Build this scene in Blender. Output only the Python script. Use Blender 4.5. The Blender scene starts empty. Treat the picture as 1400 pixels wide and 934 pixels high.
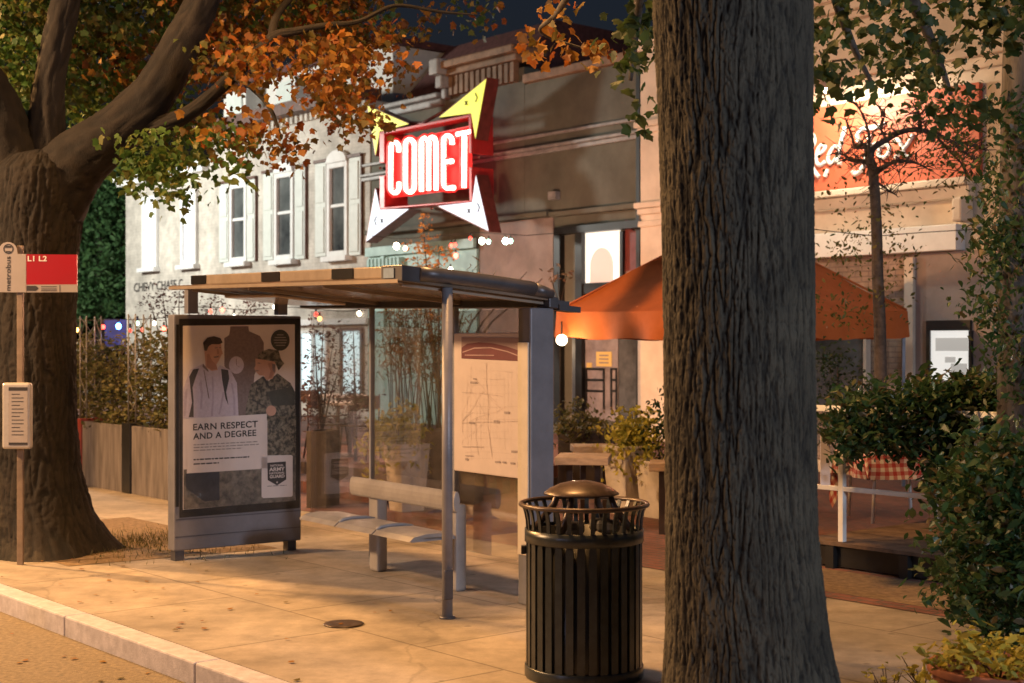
import bpy, bmesh, math, random
from mathutils import Vector, noise, Matrix
random.seed(7)
R = math.radians
scene = bpy.context.scene
COL = scene.collection
F = 1944.0; CX = 700.0; HZ = 474.0; EYE = 1.8

# ------------------------------------------------------------------ camera maths
def P(px, py, D):
    return Vector(((px-CX)/F*D, D, EYE+(HZ-py)/F*D))
def G(px, py, z=0.0):
    D = (EYE-z)*F/(py-HZ)
    return Vector(((px-CX)/F*D, D, z))
def RP(px, py, P0, N):
    d = Vector(((px-CX)/F, 1.0, (HZ-py)/F)); c = Vector((0, 0, EYE))
    k = (P0-c).dot(N)/d.dot(N)
    return c+d*k

# street frame (facade and kerb) and shelter frame
AF = R(40.2); SF, CF = math.sin(AF), math.cos(AF)
F0 = Vector((-3.66, 30.0, 0))
def FA(t, n, z):
    return Vector((F0.x+SF*t-CF*n, F0.y-CF*t-SF*n, z))
def TP(px, n=0.0):
    k = (px-CX)/F
    return (k*(30-SF*n)+3.66+CF*n)/(SF+CF*k)
def DP(px, n=0.0):
    return 30-CF*TP(px, n)-SF*n
def ZP(px, py, n=0.0):
    return EYE+(HZ-py)/F*DP(px, n)
AS = R(36.0); SS, CS = math.sin(AS), math.cos(AS)
S0 = Vector((-2.83, 11.9, 0))
def SH(a, q, z):
    return Vector((S0.x+SS*a+CS*q, S0.y-CS*a+SS*q, z))
KP = 3.84          # kerb offset along the street normal
def ST(l, p, z):   # l along the street (towards the camera's right), p away from the road
    return Vector((SF*l+CF*p, -CF*l+SF*p, z))
def lp(v):
    return (SF*v.x-CF*v.y, CF*v.x+SF*v.y)
def ID(x, y, z):
    return Vector((x, y, z))
def AT(o, rz=0.0):
    c, s = math.cos(rz), math.sin(rz); o = Vector(o)
    return lambda x, y, z: Vector((o.x+c*x-s*y, o.y+s*x+c*y, o.z+z))

# ------------------------------------------------------------------ mesh builder
WLOC = {}
class MB:
    def __init__(s):
        s.v = []; s.f = []; s.sm = []
    def add(s, vs, fs, smooth=False):
        b = len(s.v); s.v.extend([tuple(x) for x in vs])
        for q in fs:
            s.f.append([b+i for i in q]); s.sm.append(smooth)
        return s
    def box(s, fn, a0, a1, b0, b1, c0, c1):
        vs = [fn(a, b, c) for c in (c0, c1) for b in (b0, b1) for a in (a0, a1)]
        return s.add(vs, [(0,2,3,1),(4,5,7,6),(0,1,5,4),(2,6,7,3),(0,4,6,2),(1,3,7,5)])
    def quad(s, *p):
        return s.add(p, [list(range(len(p)))])
    def prism(s, poly, vec):
        n = len(poly); vec = Vector(vec)
        vs = [Vector(p) for p in poly]+[Vector(p)+vec for p in poly]
        fs = [list(range(n))[::-1], list(range(n, 2*n))]
        fs += [(i, (i+1) % n, n+(i+1) % n, n+i) for i in range(n)]
        return s.add(vs, fs)
    def tube(s, pts, rad, n=8, smooth=True, caps=True):
        pts = [Vector(p) for p in pts]
        if not hasattr(rad, '__len__'): rad = [rad]*len(pts)
        ref = None; vs = []; fs = []
        for i, p in enumerate(pts):
            d = (pts[min(i+1, len(pts)-1)]-pts[max(i-1, 0)]).normalized()
            if ref is None:
                ref = Vector((0, 0, 1)) if abs(d.z) < .9 else Vector((1, 0, 0))
                ref = (ref-d*ref.dot(d)).normalized()
            ref = (ref-d*ref.dot(d)).normalized(); o = d.cross(ref)
            for k in range(n):
                t = 2*math.pi*k/n
                vs.append(p+(ref*math.cos(t)+o*math.sin(t))*rad[i])
        for i in range(len(pts)-1):
            for k in range(n):
                fs.append((i*n+k, i*n+(k+1) % n, (i+1)*n+(k+1) % n, (i+1)*n+k))
        s.add(vs, fs, smooth)
        if caps:
            b = len(s.v)-len(vs)
            s.f.append([b+k for k in range(n)][::-1]); s.sm.append(False)
            s.f.append([b+(len(pts)-1)*n+k for k in range(n)]); s.sm.append(False)
        return s
    def lathe(s, c, prof, n=24, smooth=True, caps=True):
        c = Vector(c); vs = []; fs = []
        for r, z in prof:
            for k in range(n):
                t = 2*math.pi*k/n
                vs.append(c+Vector((r*math.cos(t), r*math.sin(t), z)))
        for i in range(len(prof)-1):
            for k in range(n):
                fs.append((i*n+k, i*n+(k+1) % n, (i+1)*n+(k+1) % n, (i+1)*n+k))
        s.add(vs, fs, smooth)
        if caps:
            b = len(s.v)-len(vs)
            s.f.append([b+k for k in range(n)][::-1]); s.sm.append(False)
            s.f.append([b+(len(prof)-1)*n+k for k in range(n)]); s.sm.append(False)
        return s
    def ball(s, c, r, n=10, m=7, sz=1.0):
        pr = [(max(1e-4, r*math.sin(math.pi*i/m)), -r*sz*math.cos(math.pi*i/m)) for i in range(m+1)]
        return s.lathe(c, pr, n)
    def build(s, name, mat, parent=None, bevel=0.0, recalc=True):
        off = WLOC[parent.name] if parent else Vector((0, 0, 0))
        if parent is None and s.v:
            xs = [v[0] for v in s.v]; ys = [v[1] for v in s.v]
            off = Vector(((min(xs)+max(xs))/2, (min(ys)+max(ys))/2, min(v[2] for v in s.v)))
        me = bpy.data.meshes.new(name)
        me.from_pydata([(v[0]-off.x, v[1]-off.y, v[2]-off.z) for v in s.v], [], s.f)
        me.polygons.foreach_set('use_smooth', s.sm)
        if recalc:
            bm = bmesh.new(); bm.from_mesh(me)
            bmesh.ops.recalc_face_normals(bm, faces=bm.faces); bm.to_mesh(me); bm.free()
        me.materials.append(mat); me.update()
        o = bpy.data.objects.new(name, me); COL.objects.link(o)
        if parent: o.parent = parent
        else: o.location = off
        WLOC[o.name] = off
        if bevel:
            b = o.modifiers.new('edge', 'BEVEL'); b.width = bevel; b.segments = 2; b.limit_method = 'ANGLE'
        return o

def tag(o, label=None, cat=None, group=None, kind=None):
    if label: o['label'] = label
    if cat: o['category'] = cat
    if group: o['group'] = group
    if kind: o['kind'] = kind
    return o
def thing(name, loc, label, cat, group=None):
    o = bpy.data.objects.new(name, None); COL.objects.link(o)
    o.location = loc; o.empty_display_size = .2; WLOC[o.name] = Vector(loc)
    return tag(o, label, cat, group)
def copy_tree(o, parent=None, loc=None, rz=None, label=None, scale=None):
    c = o.copy(); COL.objects.link(c)
    if parent: c.parent = parent
    if loc is not None: c.location = loc
    if rz is not None: c.rotation_euler.z = rz
    if scale: c.scale = (scale,)*3
    if label: c['label'] = label
    for ch in list(o.children): copy_tree(ch, c)
    return c

# ------------------------------------------------------------------ materials
def pm(name, col, rough=.7, metal=0., var=.2, scale=6., bump=0., bscale=30., col2=None, spec=.5, stretch=None, lo=.35, hi=.7, detail=6):
    m = bpy.data.materials.new(name); m.use_nodes = True; nt = m.node_tree; N = nt.nodes; L = nt.links
    b = N['Principled BSDF']; b.inputs['Roughness'].default_value = rough; b.inputs['Metallic'].default_value = metal
    b.inputs['Specular IOR Level'].default_value = spec
    tc = N.new('ShaderNodeTexCoord'); mp = N.new('ShaderNodeMapping'); L.new(tc.outputs['Object'], mp.inputs[0])
    if stretch: mp.inputs['Scale'].default_value = stretch
    n = N.new('ShaderNodeTexNoise'); n.inputs['Scale'].default_value = scale; n.inputs['Detail'].default_value = detail; n.inputs['Roughness'].default_value = .62
    L.new(mp.outputs[0], n.inputs['Vector'])
    r = N.new('ShaderNodeValToRGB'); L.new(n.outputs['Fac'], r.inputs[0])
    c2 = col2 if col2 else tuple(c*(1-var) for c in col)
    c1 = col if col2 else tuple(min(1, c*(1+var)) for c in col)
    r.color_ramp.elements[0].color = (*c2, 1); r.color_ramp.elements[1].color = (*c1, 1)
    r.color_ramp.elements[0].position = lo; r.color_ramp.elements[1].position = hi
    L.new(r.outputs[0], b.inputs['Base Color'])
    rr = N.new('ShaderNodeMapRange'); L.new(n.outputs['Fac'], rr.inputs[0])
    rr.inputs['To Min'].default_value = min(1, rough*1.15); rr.inputs['To Max'].default_value = rough*.8
    L.new(rr.outputs[0], b.inputs['Roughness'])
    if bump:
        n2 = N.new('ShaderNodeTexNoise'); n2.inputs['Scale'].default_value = bscale; n2.inputs['Detail'].default_value = 5
        L.new(mp.outputs[0], n2.inputs['Vector'])
        bp = N.new('ShaderNodeBump'); bp.inputs['Strength'].default_value = bump; bp.inputs['Distance'].default_value = .01
        L.new(n2.outputs['Fac'], bp.inputs['Height']); L.new(bp.outputs[0], b.inputs['Normal'])
    return m
def em(name, col, st):
    m = bpy.data.materials.new(name); m.use_nodes = True; nt = m.node_tree
    b = nt.nodes['Principled BSDF']; b.inputs['Base Color'].default_value = (*[c*.5 for c in col], 1)
    b.inputs['Emission Color'].default_value = (*col, 1); b.inputs['Emission Strength'].default_value = st
    return m
def leafmat(name, cols, rough=.55, trans=.35):
    m = bpy.data.materials.new(name); m.use_nodes = True; nt = m.node_tree; N = nt.nodes; L = nt.links
    b = N['Principled BSDF']; b.inputs['Roughness'].default_value = rough; b.inputs['Specular IOR Level'].default_value = .35
    g = N.new('ShaderNodeNewGeometry'); r = N.new('ShaderNodeValToRGB'); r.color_ramp.interpolation = 'LINEAR'
    L.new(g.outputs['Random Per Island'], r.inputs[0])
    for i in range(len(cols)-2): r.color_ramp.elements.new(.5)
    for i, c in enumerate(cols):
        e = r.color_ramp.elements[i]; e.position = i/(len(cols)-1); e.color = (*c, 1)
    L.new(r.outputs[0], b.inputs['Base Color'])
    t = N.new('ShaderNodeBsdfTranslucent'); L.new(r.outputs[0], t.inputs['Color'])
    mx = N.new('ShaderNodeMixShader'); mx.inputs[0].default_value = trans
    L.new(b.outputs[0], mx.inputs[1]); L.new(t.outputs[0], mx.inputs[2])
    L.new(mx.outputs[0], N['Material Output'].inputs['Surface'])
    return m
def glassmat(name, tint=(.9, .93, .93), clear=.86, rough=.05, dirt=.12):
    m = bpy.data.materials.new(name); m.use_nodes = True; nt = m.node_tree; N = nt.nodes; L = nt.links
    N.remove(N['Principled BSDF'])
    t = N.new('ShaderNodeBsdfTransparent'); t.inputs[0].default_value = (*tint, 1)
    g = N.new('ShaderNodeBsdfGlossy'); g.inputs['Roughness'].default_value = rough
    fr = N.new('ShaderNodeFresnel'); fr.inputs[0].default_value = 1.45
    mul = N.new('ShaderNodeMath'); mul.operation = 'MULTIPLY_ADD'; mul.inputs[1].default_value = .5; mul.inputs[2].default_value = max(0, .93-clear)
    L.new(fr.outputs[0], mul.inputs[0])
    mx = N.new('ShaderNodeMixShader'); L.new(mul.outputs[0], mx.inputs[0]); L.new(t.outputs[0], mx.inputs[1]); L.new(g.outputs[0], mx.inputs[2])
    d = N.new('ShaderNodeBsdfDiffuse'); d.inputs[0].default_value = (.5, .47, .44, 1)
    tc = N.new('ShaderNodeTexCoord'); mp = N.new('ShaderNodeMapping'); mp.inputs['Scale'].default_value = (1, 1, .25)
    n = N.new('ShaderNodeTexNoise'); n.inputs['Scale'].default_value = 9; n.inputs['Detail'].default_value = 8
    L.new(tc.outputs['Object'], mp.inputs[0]); L.new(mp.outputs[0], n.inputs['Vector'])
    mr = N.new('ShaderNodeMapRange'); mr.inputs['From Min'].default_value = .4; mr.inputs['From Max'].default_value = .8
    mr.inputs['To Min'].default_value = dirt*.2; mr.inputs['To Max'].default_value = dirt*1.6
    L.new(n.outputs['Fac'], mr.inputs[0])
    m2 = N.new('ShaderNodeMixShader'); L.new(mr.outputs[0], m2.inputs[0]); L.new(mx.outputs[0], m2.inputs[1]); L.new(d.outputs[0], m2.inputs[2])
    L.new(m2.outputs[0], N['Material Output'].inputs['Surface'])
    return m
def brickmat(name, c1, c2, mortar, sx, rough=.85, rot=0.0, bump=.4, w=.22, h=.07, ms=.012, vertical=True):
    """brick/flag pattern; vertical walls use (along-facade, z), ground uses (along, across)"""
    m = bpy.data.materials.new(name); m.use_nodes = True; nt = m.node_tree; N = nt.nodes; L = nt.links
    b = N['Principled BSDF']; b.inputs['Roughness'].default_value = rough
    g = N.new('ShaderNodeNewGeometry'); mp = N.new('ShaderNodeMapping'); mp.vector_type = 'POINT'
    mp.inputs['Rotation'].default_value = (0, 0, rot)
    L.new(g.outputs['Position'], mp.inputs[0])
    vec = mp.outputs[0]
    if vertical:
        sp = N.new('ShaderNodeSeparateXYZ'); L.new(vec, sp.inputs[0]); cb = N.new('ShaderNodeCombineXYZ')
        L.new(sp.outputs['X'], cb.inputs['X']); L.new(sp.outputs['Z'], cb.inputs['Y']); vec = cb.outputs[0]
    br = N.new('ShaderNodeTexBrick'); br.inputs['Scale'].default_value = 1; br.inputs['Brick Width'].default_value = w
    br.inputs['Row Height'].default_value = h; br.inputs['Mortar Size'].default_value = ms; br.inputs['Mortar Smooth'].default_value = .3
    br.inputs['Color1'].default_value = (*c1, 1); br.inputs['Color2'].default_value = (*c2, 1); br.inputs['Mortar'].default_value = (*mortar, 1)
    L.new(vec, br.inputs['Vector'])
    n = N.new('ShaderNodeTexNoise'); n.inputs['Scale'].default_value = sx; n.inputs['Detail'].default_value = 8; n.inputs['Roughness'].default_value = .65
    L.new(g.outputs['Position'], n.inputs['Vector'])
    mr = N.new('ShaderNodeMapRange'); mr.inputs['From Min'].default_value = .3; mr.inputs['From Max'].default_value = .7
    mr.inputs['To Min'].default_value = .55; mr.inputs['To Max'].default_value = 1.14
    L.new(n.outputs['Fac'], mr.inputs[0])
    nb = N.new('ShaderNodeTexNoise'); nb.inputs['Scale'].default_value = sx*5.3; nb.inputs['Detail'].default_value = 9; nb.inputs['Roughness'].default_value = .7
    L.new(g.outputs['Position'], nb.inputs['Vector']); mb_ = N.new('ShaderNodeMapRange'); mb_.inputs['From Min'].default_value = .35; mb_.inputs['From Max'].default_value = .62
    mb_.inputs['To Min'].default_value = .74; mb_.inputs['To Max'].default_value = 1.06; L.new(nb.outputs['Fac'], mb_.inputs[0])
    mm = N.new('ShaderNodeMath'); mm.operation = 'MULTIPLY'; L.new(mr.outputs[0], mm.inputs[0]); L.new(mb_.outputs[0], mm.inputs[1])
    if not vertical:
        vo = N.new('ShaderNodeTexVoronoi'); vo.inputs['Scale'].default_value = 3.1; L.new(g.outputs['Position'], vo.inputs['Vector'])
        gm = N.new('ShaderNodeMapRange'); gm.inputs['From Min'].default_value = .05; gm.inputs['From Max'].default_value = .09; gm.inputs['To Min'].default_value = .6; gm.inputs['To Max'].default_value = 1
        L.new(vo.outputs['Distance'], gm.inputs[0])
        v2 = N.new('ShaderNodeTexVoronoi'); v2.feature = 'DISTANCE_TO_EDGE'; v2.inputs['Scale'].default_value = .22
        nz = N.new('ShaderNodeTexNoise'); nz.inputs['Scale'].default_value = 2.2; nz.inputs['Detail'].default_value = 7; L.new(g.outputs['Position'], nz.inputs['Vector'])
        va = N.new('ShaderNodeVectorMath'); va.operation = 'MULTIPLY_ADD'; va.inputs[1].default_value = (.5, .5, 0); L.new(nz.outputs['Color'], va.inputs[0]); L.new(g.outputs['Position'], va.inputs[2]); L.new(va.outputs[0], v2.inputs['Vector'])
        gk = N.new('ShaderNodeMapRange'); gk.inputs['From Min'].default_value = .001; gk.inputs['From Max'].default_value = .0035; gk.inputs['To Min'].default_value = .8; gk.inputs['To Max'].default_value = 1; L.new(v2.outputs['Distance'], gk.inputs[0])
        m3 = N.new('ShaderNodeMath'); m3.operation = 'MULTIPLY'; L.new(gm.outputs[0], m3.inputs[0]); L.new(gk.outputs[0], m3.inputs[1])
        m4 = N.new('ShaderNodeMath'); m4.operation = 'MULTIPLY'; L.new(mm.outputs[0], m4.inputs[0]); L.new(m3.outputs[0], m4.inputs[1]); mm = m4
    mx = N.new('ShaderNodeVectorMath'); mx.operation = 'SCALE'; L.new(br.outputs['Color'], mx.inputs[0]); L.new(mm.outputs[0], mx.inputs['Scale'])
    L.new(mx.outputs[0], b.inputs['Base Color'])
    n2 = N.new('ShaderNodeTexNoise'); n2.inputs['Scale'].default_value = 60; L.new(g.outputs['Position'], n2.inputs['Vector'])
    ad = N.new('ShaderNodeMath'); ad.operation = 'MULTIPLY_ADD'; L.new(br.outputs['Fac'], ad.inputs[0]); ad.inputs[1].default_value = -1.5; L.new(n2.outputs['Fac'], ad.inputs[2])
    bp = N.new('ShaderNodeBump'); bp.inputs['Strength'].default_value = bump; bp.inputs['Distance'].default_value = .006
    L.new(ad.outputs[0], bp.inputs['Height']); L.new(bp.outputs[0], b.inputs['Normal'])
    return m

M = {}
M['steel'] = pm('galvanised grey paint', (.30, .31, .34), .45, .25, .15, 5, .12, 60)
M['shel'] = pm('shelter grey paint', (.20, .20, .225), .42, .1, .15, 4, .1, 80)
M['benchp'] = pm('lit bench grey paint', (.33, .31, .30), .45, .1, .15, 5, .1, 80)  # paler copy of the shelter paint, standing in for light on the bench
M['flagp'] = pm('sign flag paint', (.32, .29, .28), .45, 0, .06, 6)
M['sheld'] = pm('dark shelter metal', (.10, .10, .115), .4, .4, .2, 6)
M['tan'] = pm('shelter bronze fascia', (.32, .26, .205), .42, .2, .15, 6)
M['under'] = pm('roof soffit panel', (.24, .185, .145), .2, .25, .3, 2.5)
M['black'] = pm('black paint', (.012, .012, .013), .35, 0, .3, 10)
M['can'] = pm('black powder coat', (.028, .034, .036), .32, .1, .35, 14, .08, 90)
M['canw'] = pm('worn brown black metal', (.085, .06, .05), .36, .25, .4, 18, .1, 80)
M['lattice'] = pm('dull lattice steel', (.17, .16, .155), .5, .4, .2, 8)
M['white'] = pm('white paint', (.68, .70, .70), .6, 0, .07, 5)
M['shutter'] = pm('pale green white paint', (.56, .61, .58), .55, 0, .06, 7)
M['cream'] = pm('cream stucco', (.66, .58, .47), .8, 0, .12, 2.2, .15, 40)
M['creamd'] = pm('taupe stucco', (.33, .27, .24), .85, 0, .15, 2, .15, 40)
M['brown'] = pm('brown eave paint', (.10, .045, .03), .6, 0, .3, 8)
M['darkroof'] = pm('dark red roof shingles', (.11, .04, .035), .85, 0, .35, 9, .4, 30)
M['upper'] = pm('pale clapboard', (.62, .61, .58), .7, 0, .08, 4)
M['wood'] = pm('weathered table wood', (.36, .26, .17), .65, 0, .25, 9, .2, 50, stretch=(1, 1, 4))
M['deck'] = pm('deck boards', (.12, .08, .055), .75, 0, .4, 8, .3, 40)
M['conc'] = pm('pale cast concrete', (.48, .42, .35), .8, 0, .12, 7, .2, 60)
M['planter'] = pm('weathered planter panel', (.17, .155, .16), .55, .3, .35, 4, .1, 40, stretch=(3, 3, .4))
M['maroon'] = pm('maroon post paint', (.15, .025, .02), .5, 0, .2, 8)
M['darkpot'] = pm('dark brown planter', (.045, .03, .022), .6, 0, .3, 9)
M['red'] = pm('sign red', (.30, .008, .012), .35, 0, .05, 4)
M['redp'] = pm('sign cabinet red', (.42, .02, .02), .4, .1, .2, 7)
M['cab'] = pm('sign cabinet side', (.16, .035, .03), .4, .3, .3, 7)
M['paper'] = pm('white print paper', (.74, .68, .66), .45, 0, .04, 5)
M['ink'] = pm('dark print ink', (.03, .028, .03), .5, 0, .1, 8)
M['inkg'] = pm('grey print ink', (.28, .26, .25), .5, 0, .1, 8)
M['skin'] = pm('printed skin tone', (.56, .33, .24), .5, 0, .08, 12)
M['hair'] = pm('printed dark hair', (.05, .035, .03), .5, 0, .3, 20)
M['shirt'] = pm('printed lilac shirt', (.56, .50, .58), .5, 0, .1, 40)
M['tower'] = pm('printed brick tower', (.20, .15, .14), .5, 0, .2, 45)
M['camo'] = pm('printed camouflage', (.22, .20, .15), .5, 0, .2, 30, col2=(.035, .035, .028), lo=.42, hi=.58)
M['field'] = pm('printed grounds', (.26, .23, .19), .5, 0, .2, 14, col2=(.05, .05, .045))
M['navy'] = pm('printed jeans', (.035, .04, .055), .5, 0, .3, 14)
M['green'] = pm('printed folder', (.05, .055, .045), .5, 0, .2, 14)
M['plum'] = pm('map header maroon', (.16, .055, .06), .45, 0, .1, 5)
M['map'] = pm('map sheet', (.66, .56, .50), .4, 0, .05, 5)
M['mapline'] = pm('map line', (.36, .30, .28), .5, 0, .1, 5)
M['tent'] = pm('orange canvas', (.50, .125, .024), .8, 0, .1, 3, .15, 25)
M['signo'] = pm('orange sign board', (.50, .105, .05), .55, 0, .07, 3)
M['teal'] = pm('teal shopfront paint', (.30, .50, .48), .5, 0, .12, 5)
M['stucco'] = pm('grey green stucco', (.12, .122, .095), .85, 0, .2, 1.6, .25, 25)
M['stuccop'] = pm('pinkish stucco', (.26, .20, .18), .85, 0, .2, 1.8, .25, 25)
M['cornice'] = pm('cornice grey paint', (.27, .27, .265), .5, 0, .25, 6)
M['coping'] = pm('coping brown', (.22, .13, .07), .7, 0, .3, 5)
M['doorglass'] = pm('dim door glass', (.10, .11, .12), .12, 0, .5, 2)
M['dark'] = pm('dark interior', (.012, .013, .014), .4, 0, .5, 3)
M['alum'] = pm('pale aluminium', (.50, .47, .44), .4, .4, .1, 8)
M['note'] = pm('yellow paper note', (.75, .58, .20), .6, 0, .04, 5)
M['poleb'] = pm('bronze sign pole', (.24, .18, .13), .5, .3, .25, 9)
M['soil'] = pm('bare soil and leaf litter', (.17, .115, .06), .95, 0, .4, 18, .8, 45)
M['wire'] = pm('black wire', (.01, .01, .01), .6)
M['lampsh'] = pm('pale lamp shade metal', (.50, .36, .30), .5, .1, .2, 10)
M['twig'] = pm('dark bark twigs', (.055, .042, .032), .9, 0, .3, 20, .4, 60)
M['trunk'] = pm('small tree bark', (.075, .055, .042), .9, 0, .35, 14, .6, 50)
M['chair'] = pm('dark chair metal', (.05, .035, .03), .45, .3, .2, 10)
M['glass'] = glassmat('shelter glass', (.97, .96, .95), .94, .03, .03)
M['adglass'] = glassmat('ad case glass', (.96, .96, .96), .92, .05, .05)
M['winglass'] = pm('dark window glass', (.16, .18, .18), .1, 0, .6, .9, spec=.8, col2=(.03, .035, .04))
M['litwin'] = em('lit window blind', (.95, .97, 1), .66)
M['litcool'] = em('lit cool shop interior', (.72, .95, 1.0), .75)
M['litdoor'] = em('lit shop transom', (1, .93, .80), .85)
M['litside'] = em('lit kitchen window', (.9, .88, .82), .55)
ROT = R(90-40.2)
M['walk'] = brickmat('concrete pavement slabs', (.35, .30, .25), (.31, .27, .225), (.19, .16, .13), .9, .8, ROT, .3, 1.52, 1.27, .010, vertical=False)
M['pave'] = brickmat('red brick paving', (.22, .085, .06), (.16, .065, .05), (.10, .08, .07), 2.0, .85, ROT, .6, .21, .105, .012, vertical=False)
M['whitebrick'] = brickmat('white painted brick', (.62, .585, .52), (.60, .565, .50), (.57, .535, .475), .8, .7, ROT, .5, .22, .075, .010)
M['tanbrick'] = brickmat('tan painted brick', (.40, .30, .23), (.36, .27, .21), (.28, .21, .17), 1.5, .75, ROT, .7, .22, .075, .010)
M['asph'] = pm('asphalt with fallen leaf grit', (.27, .21, .13), .9, 0, .3, 30, .9, 160, col2=(.11, .09, .065), lo=.3, hi=.75, detail=10)
M['kerb'] = pm('granite kerb', (.40, .38, .42), .75, 0, .18, 12, .3, 90)
M['stain'] = pm('damp utility cover', (.07, .045, .03), .35, .3, .4, 20)

# ---------------------------------------------------------------- text
def text_mesh(s, shear=0., off=0., space=1.0):
    c = bpy.data.curves.new('t', 'FONT'); c.body = s; c.size = 1; c.shear = shear; c.offset = off; c.space_character = space
    c.resolution_u = 4
    o = bpy.data.objects.new('t', c); COL.objects.link(o)
    dg = bpy.context.evaluated_depsgraph_get(); dg.update()
    me = bpy.data.meshes.new_from_object(o.evaluated_get(dg))
    vs = [(v.co.x, v.co.y) for v in me.vertices]; fs = [list(p.vertices) for p in me.polygons]
    bpy.data.objects.remove(o); bpy.data.curves.remove(c); bpy.data.meshes.remove(me)
    x0 = min(v[0] for v in vs); x1 = max(v[0] for v in vs); y0 = min(v[1] for v in vs); y1 = max(v[1] for v in vs)
    return [((x-x0)/(x1-x0), (y-y0)/(y1-y0)) for x, y in vs], fs
def put_text(mb, s, fn, **kw):          # fn maps the unit box of the word to space
    vs, fs = text_mesh(s, **kw); mb.add([fn(u, v) for u, v in vs], fs)

# ---------------------------------------------------------------- ground
road = MB(); road.quad((-260, -260, -.13), (260, -260, -.13), (260, 260, -.13), (-260, 260, -.13))
tag(road.build('road', M['asph'], recalc=False), kind='structure')
k = MB(); 
for i in range(-14, 18):                     # kerb stones with a joint between each
    k.box(ST, i*1.83-11+.004, (i+1)*1.83-11-.004, KP, KP+.17, -.3, .004)
tag(k.build('kerb', M['kerb'], bevel=.012), kind='structure')
w = MB(); w.box(ST, -70, 40, KP+.175, 60, -.25, 0)
tag(w.build('sidewalk', M['walk']), kind='structure')
pit = MB()
c = G(60, 762); l0, p0 = lp(c)
l0 = l0
pit.quad(ST(l0-2.2, KP+.9, .004), ST(lp(S0)[0]-.32, KP+.9, .004), ST(lp(S0)[0]-.12, KP+2.75, .004), ST(l0-2.2, KP+2.75, .004))
tag(pit.build('tree_pit', M['soil'], recalc=False), kind='structure')
pt = MB(); pt.quad(ST(-45, 8.3, .005), ST(20, 8.3, .005), ST(20, 16.5, .005), ST(-45, 16.5, .005))
tag(pt.build('brick_patio', M['pave'], recalc=False), kind='structure')
# raised brick terrace with a step, left of the planter row
c = G(520, 690); lt, ptc = lp(c)
ter = MB(); ter.box(ST, -44, lt, ptc+.0, 16.4, .006, .15); ter.box(ST, -44, lt-.02, ptc+.55, 16.4, .151, .30)
tag(ter.build('brick_terrace', M['pave']), kind='structure')
# paler brick band and damp cover in the pavement
u = MB(); c = G(470, 854); u.lathe((c.x, c.y, 0), [(.13, .004), (.13, .008), (.11, .009), (.02, .0085)], 24)
tag(u.build('utility_cover', M['stain']), 'small round dark utility cover set in the pavement before the bench', 'manhole')

# ---------------------------------------------------------------- facade helpers (pixel edges -> facade plane)
def fbox(mb, x0, x1, y0, y1, n0, n1):
    xc = (x0+x1)/2; n = max(n0, n1)
    mb.box(FA, TP(x0, n), TP(x1, n), n0, n1, ZP(xc, y1, n), ZP(xc, y0, n))
def fz(x, y, n=0): return ZP(x, y, n)

# ================================================================= white brick building
tA, tB = TP(172), TP(506)
wb = thing('brick_building', FA((tA+tB)/2, 0, 0), 'white painted brick house with tall shuttered windows left of the neon sign', 'building')
tm = TP(286)                                   # low wing | main block
zlow = fz(180, 248); zmain = fz(380, 166)
m = MB(); m.box(FA, tA, tm, -9, 0, 0, zlow); m.box(FA, tm+.002, tB, -9, .003, 0, zmain)
m.build('wall', M['whitebrick'], wb)
m = MB(); m.box(FA, tA-.28, tm-.01, -9.2, .30, zlow, zlow+.12); m.box(FA, tA-.18, tm-.01, -9.1, .2, zlow-.13, zlow); m.build('cornice', M['white'], wb, bevel=.03)
m = MB(); m.box(FA, tm-.25, tB-.02, -.3, .42, zmain, zmain+.26); m.build('eave', M['brown'], wb)
m = MB()
for i in range(34): 
    t = tm+.1+(tB-tm-.2)*i/33; m.box(FA, t-.05, t+.05, .004, .10, zmain-.16, zmain-.002)
m.build('dentil_course', M['whitebrick'], wb)
m = MB(); m.box(FA, tm-.1, TP(478), -8, -1.1, zmain+.1, zmain+1.4); m.build('upper_storey', M['upper'], wb)
m = MB(); m.box(FA, tm-.3, TP(484), -8, -.9, zmain+1.4, zmain+1.55); m.build('roof', M['darkroof'], wb)
for (x0, x1) in ((306, 336), (374, 404)):
    d = MB(); d.box(FA, TP(x0, -.6), TP(x1, -.6), -1.6, -.6, zmain+.25, zmain+1.15)
    dd = d.build('dormer', M['upper'], wb)
    d = MB(); d.box(FA, TP(x0+5, -.58), TP(x1-5, -.58), -.6, -.56, zmain+.35, zmain+1.05); d.build('window', M['shutter'], dd)
def sash(x0, x1, y0, y1, glassm, parent, arch=False, proud=.09, sill=True):
    xc = (x0+x1)/2; a, b = TP(x0, proud), TP(x1, proud); z0, z1 = ZP(xc, y1, proud), ZP(xc, y0, proud); w_ = .11
    f = MB()
    f.box(FA, a, a+w_, .004, proud, z0, z1); f.box(FA, b-w_, b, .004, proud, z0, z1)
    f.box(FA, a+w_, b-w_, .004, proud, z1-w_, z1); f.box(FA, a+w_, b-w_, .004, proud, z0, z0+w_)
    zm = (z0+z1)/2+.08; f.box(FA, a+w_, b-w_, .004, proud-.03, zm-.035, zm+.035)
    if arch:
        h = .26; tc = (a+b)/2
        poly = [FA(tc-(b-a)/2*math.cos(math.pi*i/10), .004, z1+.002+h*math.sin(math.pi*i/10)) for i in range(11)]
        f.prism(poly, FA(0, proud+.02, 0)-FA(0, 0, 0))
    fr = f.build('window', M['white'], parent, bevel=.01)
    g = MB(); g.quad(FA(a+w_, .02, z0+w_), FA(b-w_, .02, z0+w_), FA(b-w_, .02, z1-w_), FA(a+w_, .02, z1-w_)); g.build('pane', glassm, fr, recalc=False)
    if sill:
        s = MB(); s.box(FA, a-.08, b+.08, .004, proud+.1, z0-.11, z0-.004); s.build('sill', M['white'], fr)
    return fr
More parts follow.
